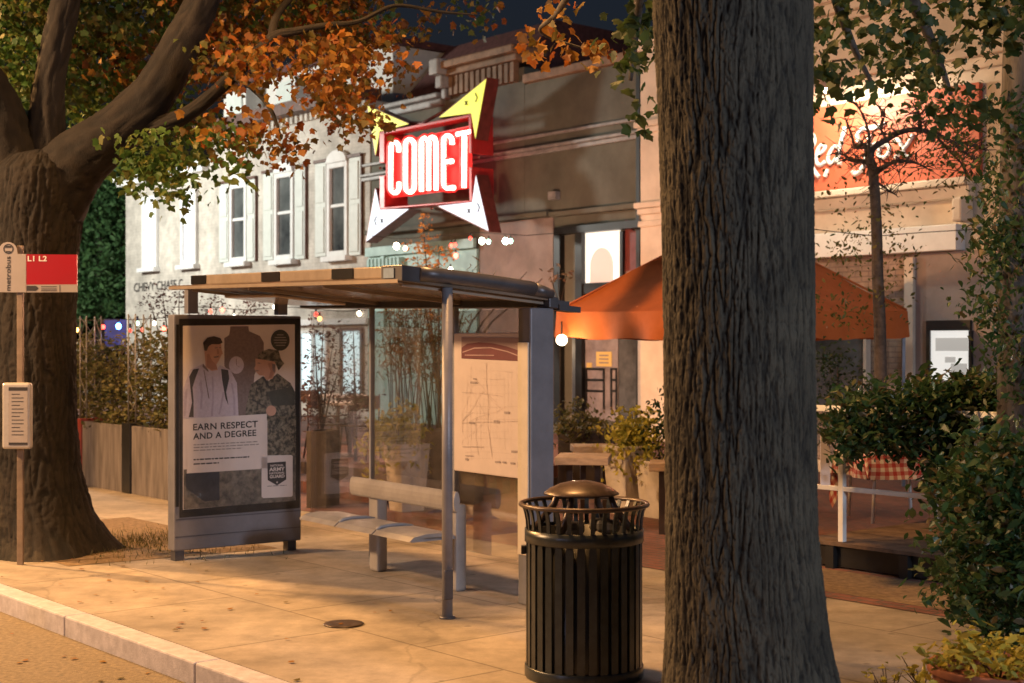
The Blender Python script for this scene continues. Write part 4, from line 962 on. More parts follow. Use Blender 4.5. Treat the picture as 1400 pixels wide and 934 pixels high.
# ================================================================= maple, left
mt = thing('maple_tree', G(45, 748), 'dark forked maple at the left kerb with green and orange autumn leaves', 'tree')
DM = 12.55
mb = MB(); Q = lambda x, y: P(x, y, DM)
zb = Q(0, 752).z
path = [(Vector((Q(58, 0).x, DM, -.05)), .56), (Vector((Q(54, 0).x, DM, .12)), .50), (Q(48, 700), .455), (Q(44, 640), .40), (Q(43, 560), .375), (Q(43, 450), .372), (Q(44, 350), .385), (Q(48, 280), .415), (Q(52, 235), .43), (Q(56, 216), .32), (Q(58, 204), .08)]
bark_mesh(mb, path, 220, .014, .022, 18, 3, 5, flare=(.38, .3, 4))
MBK = barkmat('ridged maple bark', (.005, .0038, .0026), (.021, .0155, .0105)); bark_obj(mb, MBK, mt)
limbs = [[(30, 270, 12.55, 52), (6, 205, 12.5, 44), (-15, 140, 12.4, 36), (-60, 60, 12.2, 28), (-140, -60, 12, 20)],
         [(52, 265, 12.6, 40), (62, 190, 12.6, 27), (68, 110, 12.55, 20), (88, 10, 12.5, 19), (100, -70, 12.5, 16), (95, -200, 12.6, 10)],
         [(66, 275, 12.55, 52), (105, 222, 12.5, 42), (160, 178, 12.45, 33), (212, 125, 12.4, 29), (250, 55, 12.35, 24), (280, -5, 12.3, 21), (310, -90, 12.3, 16), (350, -220, 12.4, 9)],
         [(178, 182, 12.45, 17), (215, 172, 12.4, 13), (262, 153, 12.35, 10), (310, 112, 12.3, 9), (352, 72, 12.3, 8.5), (376, 50, 12.3, 7), (403, 43, 12.3, 5), (445, 35, 12.3, 4), (492, 29, 12.3, 3.2), (540, 8, 12.4, 2.6), (600, 16, 12.5, 2), (645, 20, 12.6, 1)],
         [(372, 52, 12.3, 6), (380, 20, 12.5, 5), (420, -30, 12.8, 4), (470, -90, 13, 3)],
         [(320, 104, 12.3, 5), (345, 120, 12.1, 4), (370, 150, 11.9, 3), (385, 190, 11.8, 1.5)],
         [(100, 62, 13.2, 3), (130, 72, 13.4, 3), (175, 80, 13.6, 2)]]
mb = MB()
def bark_tube(mb, p, r, amp, kx, kz, seed):
    q = []; 
    for i in range(len(p)-1):
        k_ = max(1, int((p[i+1]-p[i]).length/.03))
        for j in range(k_): q.append((p[i].lerp(p[i+1], j/k_), r[i]+(r[i+1]-r[i])*j/k_))
    q.append((p[-1], r[-1])); s = 0; ref = Vector((1, 0, .1)); b = len(mb.v); n = 44 if max(r) > .06 else 12
    for i, (c, rad) in enumerate(q):
        d = (q[min(i+1, len(q)-1)][0]-q[max(i-1, 0)][0]).normalized(); ref = (ref-d*ref.dot(d)).normalized(); o = d.cross(ref); s += .03
        for k_ in range(n):
            th = 2*math.pi*k_/n; co, si = math.cos(th), math.sin(th); R0 = max(rad, .05)
            x = Vector((co*R0*kx+seed, si*R0*kx, s*kz)); h = min(1, abs(noise.noise(x+Vector((noise.noise(x*.5), 0, 0))))/.24); h2 = min(1, abs(noise.noise(x*2.2))/.3); a = amp*min(1, rad/.12)
            v = c+(ref*co+o*si)*(rad*(1+.06*noise.noise(Vector((co, si, s*2+seed))))+a*(h*.8+h2*.35-.6)); mb.v.append((v.x, v.y, v.z)); BARK.append(max(0, min(1, .15+h*.55+h2*.35)))
    for i in range(len(q)-1):
        for k_ in range(n): mb.f.append((b+i*n+k_, b+i*n+(k_+1) % n, b+(i+1)*n+(k_+1) % n, b+(i+1)*n+k_)); mb.sm.append(True)
for i_, pts in enumerate(limbs):
    p, r = limb(pts); bark_tube(mb, p, r, .02, 16, 3, i_*3.7)
LL = Vector((-9.6, 14.8, 7.2))
T0_ = Vector((.59, 18.5, 0)); tv = lambda x, y: RP(x, y, T0_, Vector((CF, SF, 0)))
ap_ = T0_+Vector((SF*1.54+CF*1.63, -CF*1.54+SF*1.63, 3.42)); e1_ = T0_+Vector((0, 0, 2.26)); e2_ = T0_+Vector((SF*3.08, -CF*3.08, 2.26)); nsl = (e2_-e1_).cross(ap_-e1_).normalized()
tri = [RP(930, 330, e1_, nsl), RP(900, 360, e1_, nsl), RP(868, 395, e1_, nsl), RP(838, 428, e1_, nsl), tv(850, 448), tv(872, 474)]
pr_ = [LL.lerp(q, .46) for q in tri]; 0 and print('chevron', [tuple(round(c, 2) for c in q) for q in pr_], [(round(CX+q.x/q.y*F), round(HZ-(q.z-EYE)/q.y*F)) for q in pr_])
shadow_limb = [P(330, -60, 13.6), P(262, 10, 15.8)]+pr_+[Vector((-4.38, 15.9, 4.55)), Vector((-4.2, 15.8, 4.3))]
bark_tube(mb, shadow_limb, [.10, .10, .10, .10, .10, .10, .10, .09, .06, .03], .012, 16, 3, 40)  # added limb, shaped so its lamp shadow draws a chevron on the tent
lm = bark_obj(mb, MBK, mt); lm.name = 'limb'
tx = bpy.data.textures.new('bark', 'CLOUDS'); tx.noise_scale = .05
# crown
rd = random.Random(21); g_, o_l, ol = MB(), MB(), MB()
YL = [(-120, 130), (60, 150), (130, 195), (170, 235), (200, 262), (225, 280), (255, 268), (275, 225), (300, 238), (325, 245), (345, 215), (390, 228), (400, 190), (425, 160), (450, 172), (500, 185), (518, 172), (532, 140), (560, 100), (588, 88), (600, 40), (690, 30), (700, 0)]
k = 0
while k < 1500:
    x = rd.uniform(-150, 695); y = rd.uniform(-170, 285)
    if y > interp(YL, x)-7: continue
    D = rd.uniform(12.75, 15.2)
    if x > 290 and y > 60 and rd.random() < .4: D = rd.uniform(11.3, 12.2)
    if 170 < x < 275 and y > 195 and rd.random() < .6: D = rd.uniform(11.6, 12.2)
    nv_ = noise.noise(Vector((x/34, y/34, 3.3)))
    if x > 230 and nv_ > .12 and y > 95: continue
    if x > 500 and nv_ > -.05 : continue
    if x > 500 and y > -20 and rd.random() < .45: continue
    if 296 < x < 350 and 115 < y < 182 and rd.random() < .88: continue
    if 350 < x < 425 and 100 < y < 190 and rd.random() < .86: continue
    if 240 < x < 300 and 195 < y < 225 and rd.random() < .6: continue
    po_ = min(.95, max(0, (x-290)/90)) if y > 175 else min(1, max(0, (x-215)/100))*(1 if y > 40 else .55)
    if 130 < x < 250 and 60 < y < 130: po_ = .5  # orange leaves mixed in here imitate a patch of orange light
    u = rd.random()
    if u < po_: m_ = o_l
    else: m_ = g_ if (y > 120 or rd.random() < (.7 if x < 130 else .45)) else ol
    cluster(m_, P(x, y, D), .13, 19, .044, MAPLE, rd, .8); k += 1
g_.build('green_leaves', M['lgreen'], mt, recalc=False); o_l.build('orange_leaves', M['lorange'], mt, recalc=False); ol.build('olive_leaves', M['lolive'], mt, recalc=False)

# ================================================================= trees behind, left of the white house
rd = random.Random(31)
for (poly, D0, D1, lab, nm) in (([(60, 180), (178, 210), (176, 330), (160, 380), (170, 440), (60, 440)], 39, 43, 'dark green tree behind the maple trunk, touching the white house', 'evergreen_tree'),
                            ([(-80, 60), (80, 90), (90, 300), (60, 470), (-80, 470)], 44, 48, 'dim tree mostly hidden behind the left maple trunk', 'evergreen_tree')):
    cxp = sum(p[0] for p in poly)/len(poly); base = Vector(((cxp-CX)/F*(D0+D1)/2, (D0+D1)/2, 0))
    t = thing(nm, base, lab, 'tree'); mb = MB(); fill(mb, poly, D0, D1, 1000, 14, .32, .10, OVAL, rd, .5); mb.build('crown', M['lback'], t, recalc=False)
    mb = MB(); mb.tube([base, base+Vector((.1, 0, 2.5)), base+Vector((0, .1, 5.5))], [.25, .2, .1], 10); mb.build('trunk', M['twig'], t)

# ================================================================= small tree and ivy tree in front of the cream building
sx = lambda x, y: (1100+x/5.385, 130+y/5.385)
cm = thing('small_tree', P(1203, 545, 14), 'slender twisting small tree with sparse leaves before the script sign', 'tree')
mb = MB(); mb2 = MB(); DD = 14
main = [(1204, 570, DD, 9), (1203, 450, DD, 8.5), (1200, 380, DD, 8), (1198, 300, DD, 7.5), (1194, 240, DD, 7), (1188, 214, DD, 6)]
br = [[(1190, 222, DD, 5)]+[(*sx(a, b), DD+c, r) for a, b, c, r in ((500, 400, 0, 4.5), (600, 330, .1, 4), (720, 268, .2, 4), (850, 258, .2, 3.6), (960, 290, .2, 3), (1080, 340, .1, 2.4), (1180, 425, 0, 1.8), (1300, 500, -.1, 1))],
      [(*sx(a, b), DD+c, r) for a, b, c, r in ((850, 258, .2, 3.2), (845, 180, .1, 2.2), (830, 120, .1, 1.5), (800, 70, 0, 1))],
      [(*sx(a, b), DD+c, r) for a, b, c, r in ((520, 590, 0, 4), (560, 540, -.1, 3.4), (640, 500, -.2, 3), (720, 485, -.3, 2.4), (820, 500, -.3, 1.6), (900, 540, -.4, 1))],
      [(*sx(a, b), DD+c, r) for a, b, c, r in ((480, 500, 0, 4), (430, 490, .1, 3), (340, 480, .2, 2.4), (290, 440, .3, 1.5), (200, 430, .3, 1))],
      [(*sx(a, b), DD+c, r) for a, b, c, r in ((470, 430, 0, 4), (430, 360, .2, 2.4), (380, 390, .2, 2), (340, 280, .3, 1.6), (300, 170, .4, 1))],
      [(*sx(a, b), DD+c, r) for a, b, c, r in ((475, 440, 0, 3), (470, 270, -.2, 1.8), (420, 130, -.2, 1.4), (360, 50, -.3, 1))],
      [(*sx(a, b), DD+c, r) for a, b, c, r in ((600, 330, .1, 2), (560, 230, .1, 1.5), (590, 140, .1, 1), (520, 60, .1, .8))],
      [(*sx(a, b), DD+c, r) for a, b, c, r in ((1080, 340, .1, 2), (1160, 350, .1, 1.6), (1260, 370, .1, 1.3), (1340, 410, .1, 1))],
      [(*sx(a, b), DD+c, r) for a, b, c, r in ((960, 290, .2, 2), (1050, 400, .2, 1.4), (1150, 500, .2, 1.2), (1190, 590, .2, .8))],
      [(*sx(a, b), DD+c, r) for a, b, c, r in ((530, 640, 0, 2), (600, 690, .2, 1.4), (680, 740, .2, 1))]]
p, r = limb(main); mb.tube(p, r, 10)
rd = random.Random(41)
for b in br:
    p, r = limb(b); mb2.tube(p, r, 6)
    for i in range(len(p)-1):
        for _ in range(2):
            d = Vector((rd.uniform(-1, 1), rd.uniform(-1, 1), rd.uniform(-.6, .9)))*rd.uniform(.1, .38); q = p[i]+d*.5+Vector((0, 0, rd.uniform(-.05, .05)))
            mb2.tube([p[i], q, p[i]+d+Vector((0, 0, -.05))], [.006, .004, .002], 4)
mb.build('trunk', M['trunk'], cm); mb2.build('branch', M['twig'], cm)
mb = MB(); 
fill(mb, [(1120, 200), (1180, 220), (1230, 150), (1290, 90), (1330, 160), (1350, 260), (1300, 280), (1230, 250), (1260, 330), (1230, 400), (1150, 390), (1125, 320)], 13.4, 14.7, 105, 7, .10, .028, OVAL, rd, .6, (26, .08))
fill(mb, [(1135, 330), (1230, 330), (1250, 420), (1190, 470), (1120, 420)], 13.4, 14.7, 45, 8, .12, .03, OVAL, rd, .6, (26, .1))
fill(mb, [(1260, 100), (1310, 100), (1345, 190), (1340, 250), (1290, 230)], 13.4, 14.5, 60, 9, .11, .03, OVAL, rd, .6)
mb.build('leaves', M['lolive'], cm, recalc=False)
iv = thing('ivy_tree', P(1392, 620, 10.2), 'thick tree trunk at the right edge wrapped in dark ivy', 'tree')
mb = MB(); mb.tube([P(1392, 640, 10.2), P(1390, 400, 10.2), P(1392, 150, 10.2), P(1398, -80, 10.2)], [.15, .13, .12, .11], 14); mb.build('trunk', M['bark'], iv)
mb = MB(); rd = random.Random(43)
fill(mb, [(1372, 130), (1430, 120), (1440, 560), (1340, 560), (1370, 500), (1350, 440), (1318, 410), (1330, 360), (1312, 330), (1350, 290), (1335, 240), (1365, 200)], 9.7, 10.5, 210, 14, .09, .035, OVAL, rd, .7)
fill(mb, [(1318, 410), (1370, 400), (1375, 470), (1345, 455)], 9.8, 10.2, 12, 10, .07, .035, OVAL, rd, .7)
mb.build('ivy', M['livy'], iv, recalc=False)

# ================================================================= tent
T0 = Vector((.59, 18.5, 0)); A_ = 3.08; B_ = 3.26
def TE(a, b, z): return Vector((T0.x+SF*a+CF*b, T0.y-CF*a+SF*b, z))
tn = thing('canopy_tent', TE(A_/2, B_/2, 0), 'orange canvas pop up canopy tent over the patio beside the restaurant door', 'tent')
apex = TE(A_/2, B_/2, 3.42); zt, zv = 2.26, 1.92
mb = MB(); cs = [(0, 0), (A_, 0), (A_, B_), (0, B_)]; ns = 14
for i in range(4):
    a, b = Vector((*cs[i], 0)), Vector((*cs[(i+1) % 4], 0)); grid = []
    for u in range(ns+1):
        for v in range(ns+1):
            e_ = a.lerp(b, u/ns); q = TE(e_.x, e_.y, zt).lerp(apex, v/ns)
            sag = -.10*math.sin(math.pi*v/ns)*math.sin(math.pi*u/ns)-.03*math.sin(math.pi*u/ns)*(1-v/ns); q.z += sag; grid.append(q)
    mb.add(grid, [(u*(ns+1)+v, (u+1)*(ns+1)+v, (u+1)*(ns+1)+v+1, u*(ns+1)+v+1) for u in range(ns) for v in range(ns)], True)
for i_, v_ in enumerate(mb.v):
    k_ = noise.noise(Vector((v_[0]*2.2, v_[1]*2.2, v_[2]*3)))*.035+noise.noise(Vector((v_[0]*6, v_[1]*6, v_[2]*7)))*.010; mb.v[i_] = (v_[0], v_[1], v_[2]+k_*min(1, max(0, (v_[2]-2.27)*4)))
bmr = mb.build('canopy', M['tent'], tn, recalc=False)
for (a_, b_) in cs:
    mb = MB(); mb.tube([TE(a_, b_, zt).lerp(apex, t_)+Vector((0, 0, .012)) for t_ in (0, .25, .5, .75, 1)], .014, 6); mb.build('seam', M['tent'], tn)
mb = MB(); 
for i in range(4):
    a, b = Vector((*cs[i], 0)), Vector((*cs[(i+1) % 4], 0)); nu = 40; grid = []
    od = Vector((b.y-a.y, a.x-b.x, 0)).normalized()
    for u in range(nu+1):
        for v in range(4):
            e_ = a.lerp(b, u/nu)+od*(.012+.02*v/3*math.sin(u*.9+i)+.012*v)
            q = TE(e_.x, e_.y, zt-.03*math.sin(math.pi*u/nu)-(zt-zv)*v/3+.012*math.sin(u*.45+i)*v/3); grid.append(q)
    mb.add(grid, [(u*4+v, (u+1)*4+v, (u+1)*4+v+1, u*4+v+1) for u in range(nu) for v in range(3)], True)
mb.build('valance', M['tent'], tn, recalc=False)
for (a, b) in ((.15, .15), (A_-.03, .03), (A_-.03, B_-.03), (.03, B_-.03)):
    mb = MB(); mb.box(AT(TE(a, b, 0)), -.02, .02, -.02, .02, 0, zt); mb.build('leg', M['sheld'], tn)

# ================================================================= planters with shrubs on the left
pl = [lp(G(80, 657))[0], lp(G(106, 661.5))[0], lp(G(118, 663))[0], lp(G(173, 673))[0], lp(G(186, 675))[0], lp(G(236, 684))[0]]
pq_ = 7.66
rd = random.Random(51)
plab = ['blue grey planter box nearest the maple trunk', 'weathered metal planter box between the maroon post and the black post', 'weathered planter box half hidden by the advertising case']
slab = ['olive shrub in the planter nearest the maple trunk', 'bushy olive shrub between the two lattice posts', 'bushy shrub just left of the advertising case']
for i in range(3):
    l0, l1 = pl[2*i], pl[2*i+1]
    if i == 0: l0 -= .5
    t = thing('planter_box', ST((l0+l1)/2, pq_+.3, 0), plab[i], 'planter', 'planter boxes along the patio edge')
    m = MB(); m.box(ST, l0+.004, l1-.004, pq_, pq_+.03, .0, .83); m.box(ST, l0+.004, l1-.004, pq_+.57, pq_+.6, 0, .83); m.box(ST, l0+.004, l0+.034, pq_+.032, pq_+.568, 0, .83); m.box(ST, l1-.034, l1-.004, pq_+.032, pq_+.568, 0, .83)
    m.build('wall', M['planter'], t, bevel=.006)
    m = MB(); m.box(ST, l0+.036, l1-.036, pq_+.034, pq_+.566, .5, .78); m.build('soil', M['soil'], t)
    c = ST((l0+l1)/2, pq_+.3, .78)
    s = thing('shrub', c, slab[i], 'shrub', 'shrubs in the planter boxes')
    m = MB(); n_ = int(260*(l1-l0)/1.2)+40
    for _ in range(n_):
        z = rd.uniform(.78, 1.95); q = ST(rd.uniform(l0-.02, l1+.02), pq_+rd.uniform(.08, .55), z)
        if noise.noise(q*1.7) > .2 and z > 1.5: continue
        cluster(m, q, .08, 11, .042, OVAL, rd, .2)
    m.build('leaves', M['lbox'], s, recalc=False)
    m = MB()
    for _ in range(7):
        a = ST(rd.uniform(l0+.15, l1-.15), pq_+.3, .75); m.tube([a, a+Vector((rd.uniform(-.1, .1), rd.uniform(-.1, .1), .6)), a+Vector((rd.uniform(-.2, .2), rd.uniform(-.2, .2), 1.15))], [.018, .012, .005], 6)
    m.build('stem', M['twig'], s)
for (l0, l1, mat_, lab) in ((pl[1], pl[2], 'maroon', 'maroon post panel between planter boxes under the first lattice post'), (pl[3], pl[4], 'black', 'black post panel between planter boxes under the second lattice post')):
    m = MB(); m.box(ST, l0+.004, l1-.004, pq_-.02, pq_+.42, 0, .86)
    tag(m.build('fence_post', M[mat_], bevel=.006), lab, 'post')
    t = thing('lattice_post', ST((l0+l1)/2, pq_+.15, .86), 'pale steel lattice post standing on the %s panel' % ('maroon' if mat_ == 'maroon' else 'black'), 'post', 'lattice posts along the planters')
    m = MB(); w = .10; lc = (l0+l1)/2+.03
    cor = [(lc-w, pq_+.05), (lc+w, pq_+.05), (lc+w, pq_+.25), (lc-w, pq_+.25)]
    for (l, q) in cor: m.tube([ST(l, q, .86), ST(l, q, 2.20)], .009, 6)
    m.build('chord', M['lattice'], t)
    m = MB(); 
    for i in range(5):
        z0 = .88+i*.262
        for j in range(4):
            a, b = cor[j], cor[(j+1) % 4]
            if i % 2: a, b = b, a
            m.tube([ST(*a, z0), ST(*b, z0+.262)], .005, 5)
    m.build('brace', M['lattice'], t)
# string lights
def lights(name, lab, pts, bulbs, wire_r=.006):
    t = thing(name, pts[0], lab, 'string lights', 'strings of patio lights')
    m = MB(); m.tube(pts, wire_r, 5); m.build('wire', M['wire'], t)
    for (q, colr, st, r) in bulbs:
        m = MB(); m.lathe(q+Vector((0, 0, .02)), [(.014, 0), (.014, .05), (.006, .055)], 8); m.build('socket', M['wire'], t)
        m = MB(); m.ball(q-Vector((0, 0, .02)), r, 10, 7, 1.2); m.build('bulb', em('bulb %s %.2f %.2f' % (lab[:12], q.x, q.z), colr, st), t)
W, O_, RD, BL, GR = (1, .85, .6), (1, .45, .1), (1, .05, .03), (.05, .2, 1), (.45, 1, .75)
DL = 18.8
lights('string_lights', 'string of coloured bulbs along the planter shrubs at the left', [P(x, y, DL) for x, y in ((60, 435), (118, 438), (160, 437), (185, 437), (236, 434))],
       [(P(105, 449, DL), O_, 9, .026), (P(141, 445, DL), RD, 8, .026), (P(162, 444, DL), BL, 30, .036), (P(178, 450, DL), RD, 3, .022), (P(188, 440, DL), GR, 4, .024), (P(195, 449, DL), RD, 3, .022), (P(211, 440, DL), W, 5, .026), (P(224, 448, DL), RD, 14, .032)])
DL = 20.5
lights('string_lights', 'string of small bulbs above the advertising case', [P(x, y, DL) for x, y in ((236, 420), (290, 420), (330, 424), (400, 420), (470, 426), (500, 424))],
       [(P(288, 424, DL), RD, 6, .026), (P(304, 422, DL), RD, 14, .03), (P(376, 418, DL), W, 9, .03), (P(320, 430, DL), W, 4, .022), (P(432, 428, DL), RD, 6, .028), (P(437, 434, DL), O_, 7, .03), (P(491, 427, DL), W, 14, .032)])
DL = 24
lights('string_lights', 'string of warm and green bulbs below the neon sign', [P(x, y, DL) for x, y in ((505, 322), (545, 327), (610, 322), (655, 318), (720, 322), (770, 318))],
       [(P(542, 335, DL), (1, .75, .5), 26, .05), (P(554, 338, DL), (1, .55, .3), 8, .035), (P(617, 334, DL), RD, 9, .03), (P(622, 333, DL), RD, 6, .03), (P(623, 348, DL), RD, 18, .04), (P(616, 367, DL), W, 12, .036), (P(659, 328, DL), (.85, 1, .75), 24, .048), (P(668, 329, DL), GR, 6, .036), (P(691, 328, DL), (.8, 1, .8), 24, .048), (P(698, 328, DL), GR, 8, .036), (P(643, 324, DL), RD, 4, .026)])
DL = 16.5
lights('string_lights', 'single warm hanging bulb on a wire beside the small tree', [P(x, y, DL) for x, y in ((1100, 312), (1150, 318), (1197, 323), (1260, 318), (1345, 313))], [(P(1197, 336, DL), (1, .6, .35), 26, .042)])
# blue banner glowing behind the blue bulb
m = MB(); m.box(AT(P(156, 478, 19.6), 0), -.13, .17, 0, .012, 0, .42); tag(m.build('banner', pm('blue banner cloth', (.02, .05, .4), .7)), 'small blue banner hanging behind the blue bulb', 'banner')
# globe lamp under the tent
gl = thing('globe_lamp', P(768, 455, 18.2), 'round glowing globe lamp hanging just under the tent edge', 'lamp')
m = MB(); m.ball(P(768, 465, 18.2), .072, 14, 9); m.build('globe', em('globe lamp glass', (1, .82, .55), 6), gl)
m = MB(); m.tube([P(768, 457, 18.2), P(768, 440, 18.3)], .012, 6); m.build('stem', M['wire'], gl)

# ================================================================= patio furniture and pots
def pot(c, r0, r1, h, lab, mat_, name='plant_pot', sq=True, grp=None):
    t = thing(name, c, lab, 'plant pot', grp); m = MB()
    if sq:
        prof = [(r0, 0), (r1, h), (r1-.03, h), (r1-.035, h-.06)]
        m.lathe(c, [(r*1.414, z) for r, z in prof], 4, smooth=False)
        rot = Matrix.Rotation(AF+math.pi/4-.1, 3, 'Z'); m.v = [tuple(rot @ (Vector(v)-c)+c) for v in m.v]
    else: m.lathe(c, [(r0, 0), (r1, h), (r1+.015, h+.0), (r1+.015, h+.04), (r1-.02, h+.04), (r1-.03, h-.04)], 24)
    m.build('body', mat_, t, bevel=.01); return t
def plant(c, rx, rz, n, size, mat_, lab, name='potted_plant', shape=OVAL, seed=1, droop=.6, grp=None, trail=0.):
    t = thing(name, c, lab, 'plant', grp); rd = random.Random(seed); m = MB()
    for _ in range(n):
        v = Vector((rd.gauss(0, .5), rd.gauss(0, .5), rd.gauss(.1, .5)))
        if v.length > 1.25: v = v.normalized()*1.2
        q = c+Vector((v.x*rx, v.y*rx, rz*.5+v.z*rz))
        if v.x*v.x+v.y*v.y > .5: q.z -= trail*rd.random()
        cluster(m, q, .05, 7, size, shape, rd, droop)
    m.build('leaves', mat_, t, recalc=False)
    m = MB()
    for _ in range(8):
        a = c+Vector((rd.uniform(-.06, .06), rd.uniform(-.06, .06), -.05)); d = Vector((rd.uniform(-1, 1)*rx*.7, rd.uniform(-1, 1)*rx*.7, rz*rd.uniform(.4, 1)))
        m.tube([a, a+d*.5+Vector((0, 0, .05)), a+d], [.008, .006, .003], 5)
    m.build('stem', M['twig'], t); return t
D1 = 15.6
c = Vector((P(556, 0, D1).x, D1, 0)); pot(c, .14, .19, .74, 'tall tapered pale concrete pot behind the bench', M['conc'])
plant(c+Vector((-.12, 0, .72)), .32, .26, 150, .042, M['lyellow'], 'yellow green plant trailing from the pale pot behind the bench', seed=61, trail=.35)
D2 = 15.3
c = Vector((P(858, 0, D2).x, D2, 0)); pot(c, .14, .20, .74, 'tall tapered pale concrete pot behind the litter bin', M['conc'])
plant(c+Vector((.08, 0, .72)), .34, .26, 170, .042, M['lyellow'], 'yellow green plant trailing from the pot behind the litter bin', seed=62, trail=.4)
c = Vector((P(905, 0, 15.0).x, 15.0, 0)); pot(c, .16, .20, .60, 'squat pale pot half hidden behind the big trunk', M['conc'])
plant(c+Vector((.05, .1, .6)), .25, .45, 60, .035, M['ldark'], 'dark leafy plant half hidden behind the big trunk', seed=63)
def bigbox(x0, x1, D, h, lab, mat_, dp=.45, z=0):
    a = P(x0, 0, D); b = P(x1, 0, D); t = thing('planter_box', ((a.x+b.x)/2, D, z), lab, 'planter'); m = MB()
    rz_ = -R(50)*0
    L_ = (b.x-a.x); fn = AT(((a.x+b.x)/2, D, z), -R(12))
    m.box(fn, -L_/2, L_/2, 0, .03, 0, h); m.box(fn, -L_/2, L_/2, dp-.03, dp, 0, h); m.box(fn, -L_/2, -L_/2+.03, .032, dp-.032, 0, h); m.box(fn, L_/2-.03, L_/2, .032, dp-.032, 0, h); m.build('wall', mat_, t, bevel=.006)
    m = MB(); m.box(fn, -L_/2+.032, L_/2-.032, .034, dp-.034, h-.3, h-.05); m.build('soil', M['soil'], t); return t
bigbox(418, 447, 15.8, .86, 'dark brown planter just right of the advertising case', M['darkpot'])
bigbox(566, 650, 16.2, .84, 'long dark planter behind the bench and map', M['darkpot'])
bigbox(762, 835, 17.2, .78, 'low dark planter below the restaurant door', M['darkpot'])
rd = random.Random(71)
t = thing('shrub', P(440, 585, 16.2), 'dark airy shrub seen through the glass beside the advertising case', 'shrub'); m = MB()
fill(m, [(418, 440), (455, 440), (470, 470), (480, 520), (505, 545), (505, 575), (418, 590)], 16.0, 17.0, 120, 8, .09, .03, OVAL, rd, .4, (18, .1)); m.build('leaves', M['lplum'], t, recalc=False)
m = MB(); 
for x, y in ((430, 450), (442, 440), (455, 470), (465, 500)): m.tube([P(440, 590, 16.2), P((440+x)/2-2, (590+y)/2, 16.3), P(x, y, 16.4)], [.015, .01, .004], 5)
m.build('stem', M['twig'], t)
t = thing('shrub', P(488, 560, 18.5), 'small spiky conifer shrub among the patio tables', 'shrub'); m = MB()
fill(m, [(470, 470), (480, 440), (492, 480), (505, 510), (508, 560), (462, 560)], 18.2, 19, 90, 9, .08, .03, SLIM, rd, -.4); m.build('leaves', M['ldark'], t, recalc=False)
m = MB(); m.tube([Vector((P(486, 0, 18.6).x, 18.6, .3)), P(486, 575, 18.6), P(483, 450, 18.6)], [.025, .02, .005], 6); m.build('stem', M['twig'], t)
t = thing('bamboo_clump', P(575, 590, 17.0), 'rust brown bamboo clump behind the shelter glass', 'bamboo'); m = MB(); m2 = MB()
for _ in range(46):
    x = rd.uniform(535, 612); D = rd.uniform(16.8, 17.4); a = Vector((P(x, 0, D).x, D, .75)); hh = rd.uniform(1.2, 2.0); dx = rd.uniform(-.35, .35); dy = rd.uniform(-.2, .2)
    pts = [a, a+Vector((dx*.3, dy*.3, hh*.5)), a+Vector((dx, dy, hh))]; m2.tube(pts, [.007, .006, .003], 5)
    for _ in range(7): cluster(m, pts[1].lerp(pts[2], rd.random())+Vector((rd.uniform(-.1, .1), 0, 0)), .09, 6, .06, SLIM, rd, .5)
m.build('leaves', M['lrust'], t, recalc=False); m2.build('cane', M['lbox'], t)
t = thing('small_tree', P(243, 600, 22), 'plum leaved sapling rising behind the left corner of the shelter', 'tree'); m = MB(); m2 = MB()
for (x, y) in ((205, 412), (222, 402), (245, 398), (262, 405), (285, 425), (300, 415), (232, 428), (330, 425), (350, 412)):
    p_ = [Vector((P(243, 0, 22).x, 22, 0)), P(243, 560, 22), P((243+x)/2, 480, 22), P(x, y, 22+rd.uniform(-.3, .3))]; m2.tube(p_, [.04, .03, .016, .005], 6)
    for _ in range(7): cluster(m, P(x+rd.uniform(-14, 14), y+rd.uniform(-8, 12), 22+rd.uniform(-.3, .3)), .08, 8, .035, OVAL, rd, .3)
m.build('leaves', M['lplum'], t, recalc=False); m2.build('trunk', M['twig'], t)
t = thing('flowering_shrub', P(590, 420, 25), 'orange lit leafy shrub just below the neon sign', 'shrub'); m = MB()
fill(m, [(560, 330), (600, 322), (620, 350), (615, 385), (640, 380), (655, 395), (600, 440), (560, 420)], 24.4, 25.4, 85, 9, .10, .05, OVAL, rd, .4, (14, .15))
fill(m, [(572, 295), (588, 295), (585, 318), (575, 318)], 24.6, 25.2, 8, 5, .06, .045, OVAL, rd, .4); m.build('leaves', M['lbloom'], t, recalc=False)
m = MB()
for x, y in ((578, 300), (600, 335), (570, 350), (640, 370), (720, 372), (745, 378), (690, 380)): m.tube([Vector((P(600, 0, 25).x, 25, .0)), P(600, 540, 25), P(600+(x-600)*.5, 440, 25), P(x, y, 25)], [.035, .03, .018, .006], 6)
m.build('branch', M['twig'], t)
t = thing('climbing_plant', P(765, 420, 19), 'pale flowering twig plant sticking up by the shelter roof corner', 'plant'); m = MB()
for x, y in ((752, 378), (762, 372), (775, 374), (768, 385)): cluster(m, P(x, y, 19), .06, 5, .05, OVAL, rd, .2)
m.build('leaves', leafmat('pale brown leaves', [(.3, .2, .13), (.2, .13, .08), (.12, .09, .05)]), t, recalc=False)
m = MB(); 
for x, y in ((752, 378), (762, 372), (775, 374)): m.tube([Vector((P(766, 0, 19).x, 19, 0)), P(766, 480, 19), P(766, 420, 19), P(x, y, 19)], [.014, .012, .008, .004], 5)
m.build('stem', M['twig'], t)
plant(P(790, 598, 17.3), .42, .26, 95, .04, M['lbox'], 'dark olive plants in the low planter below the restaurant door', seed=66)
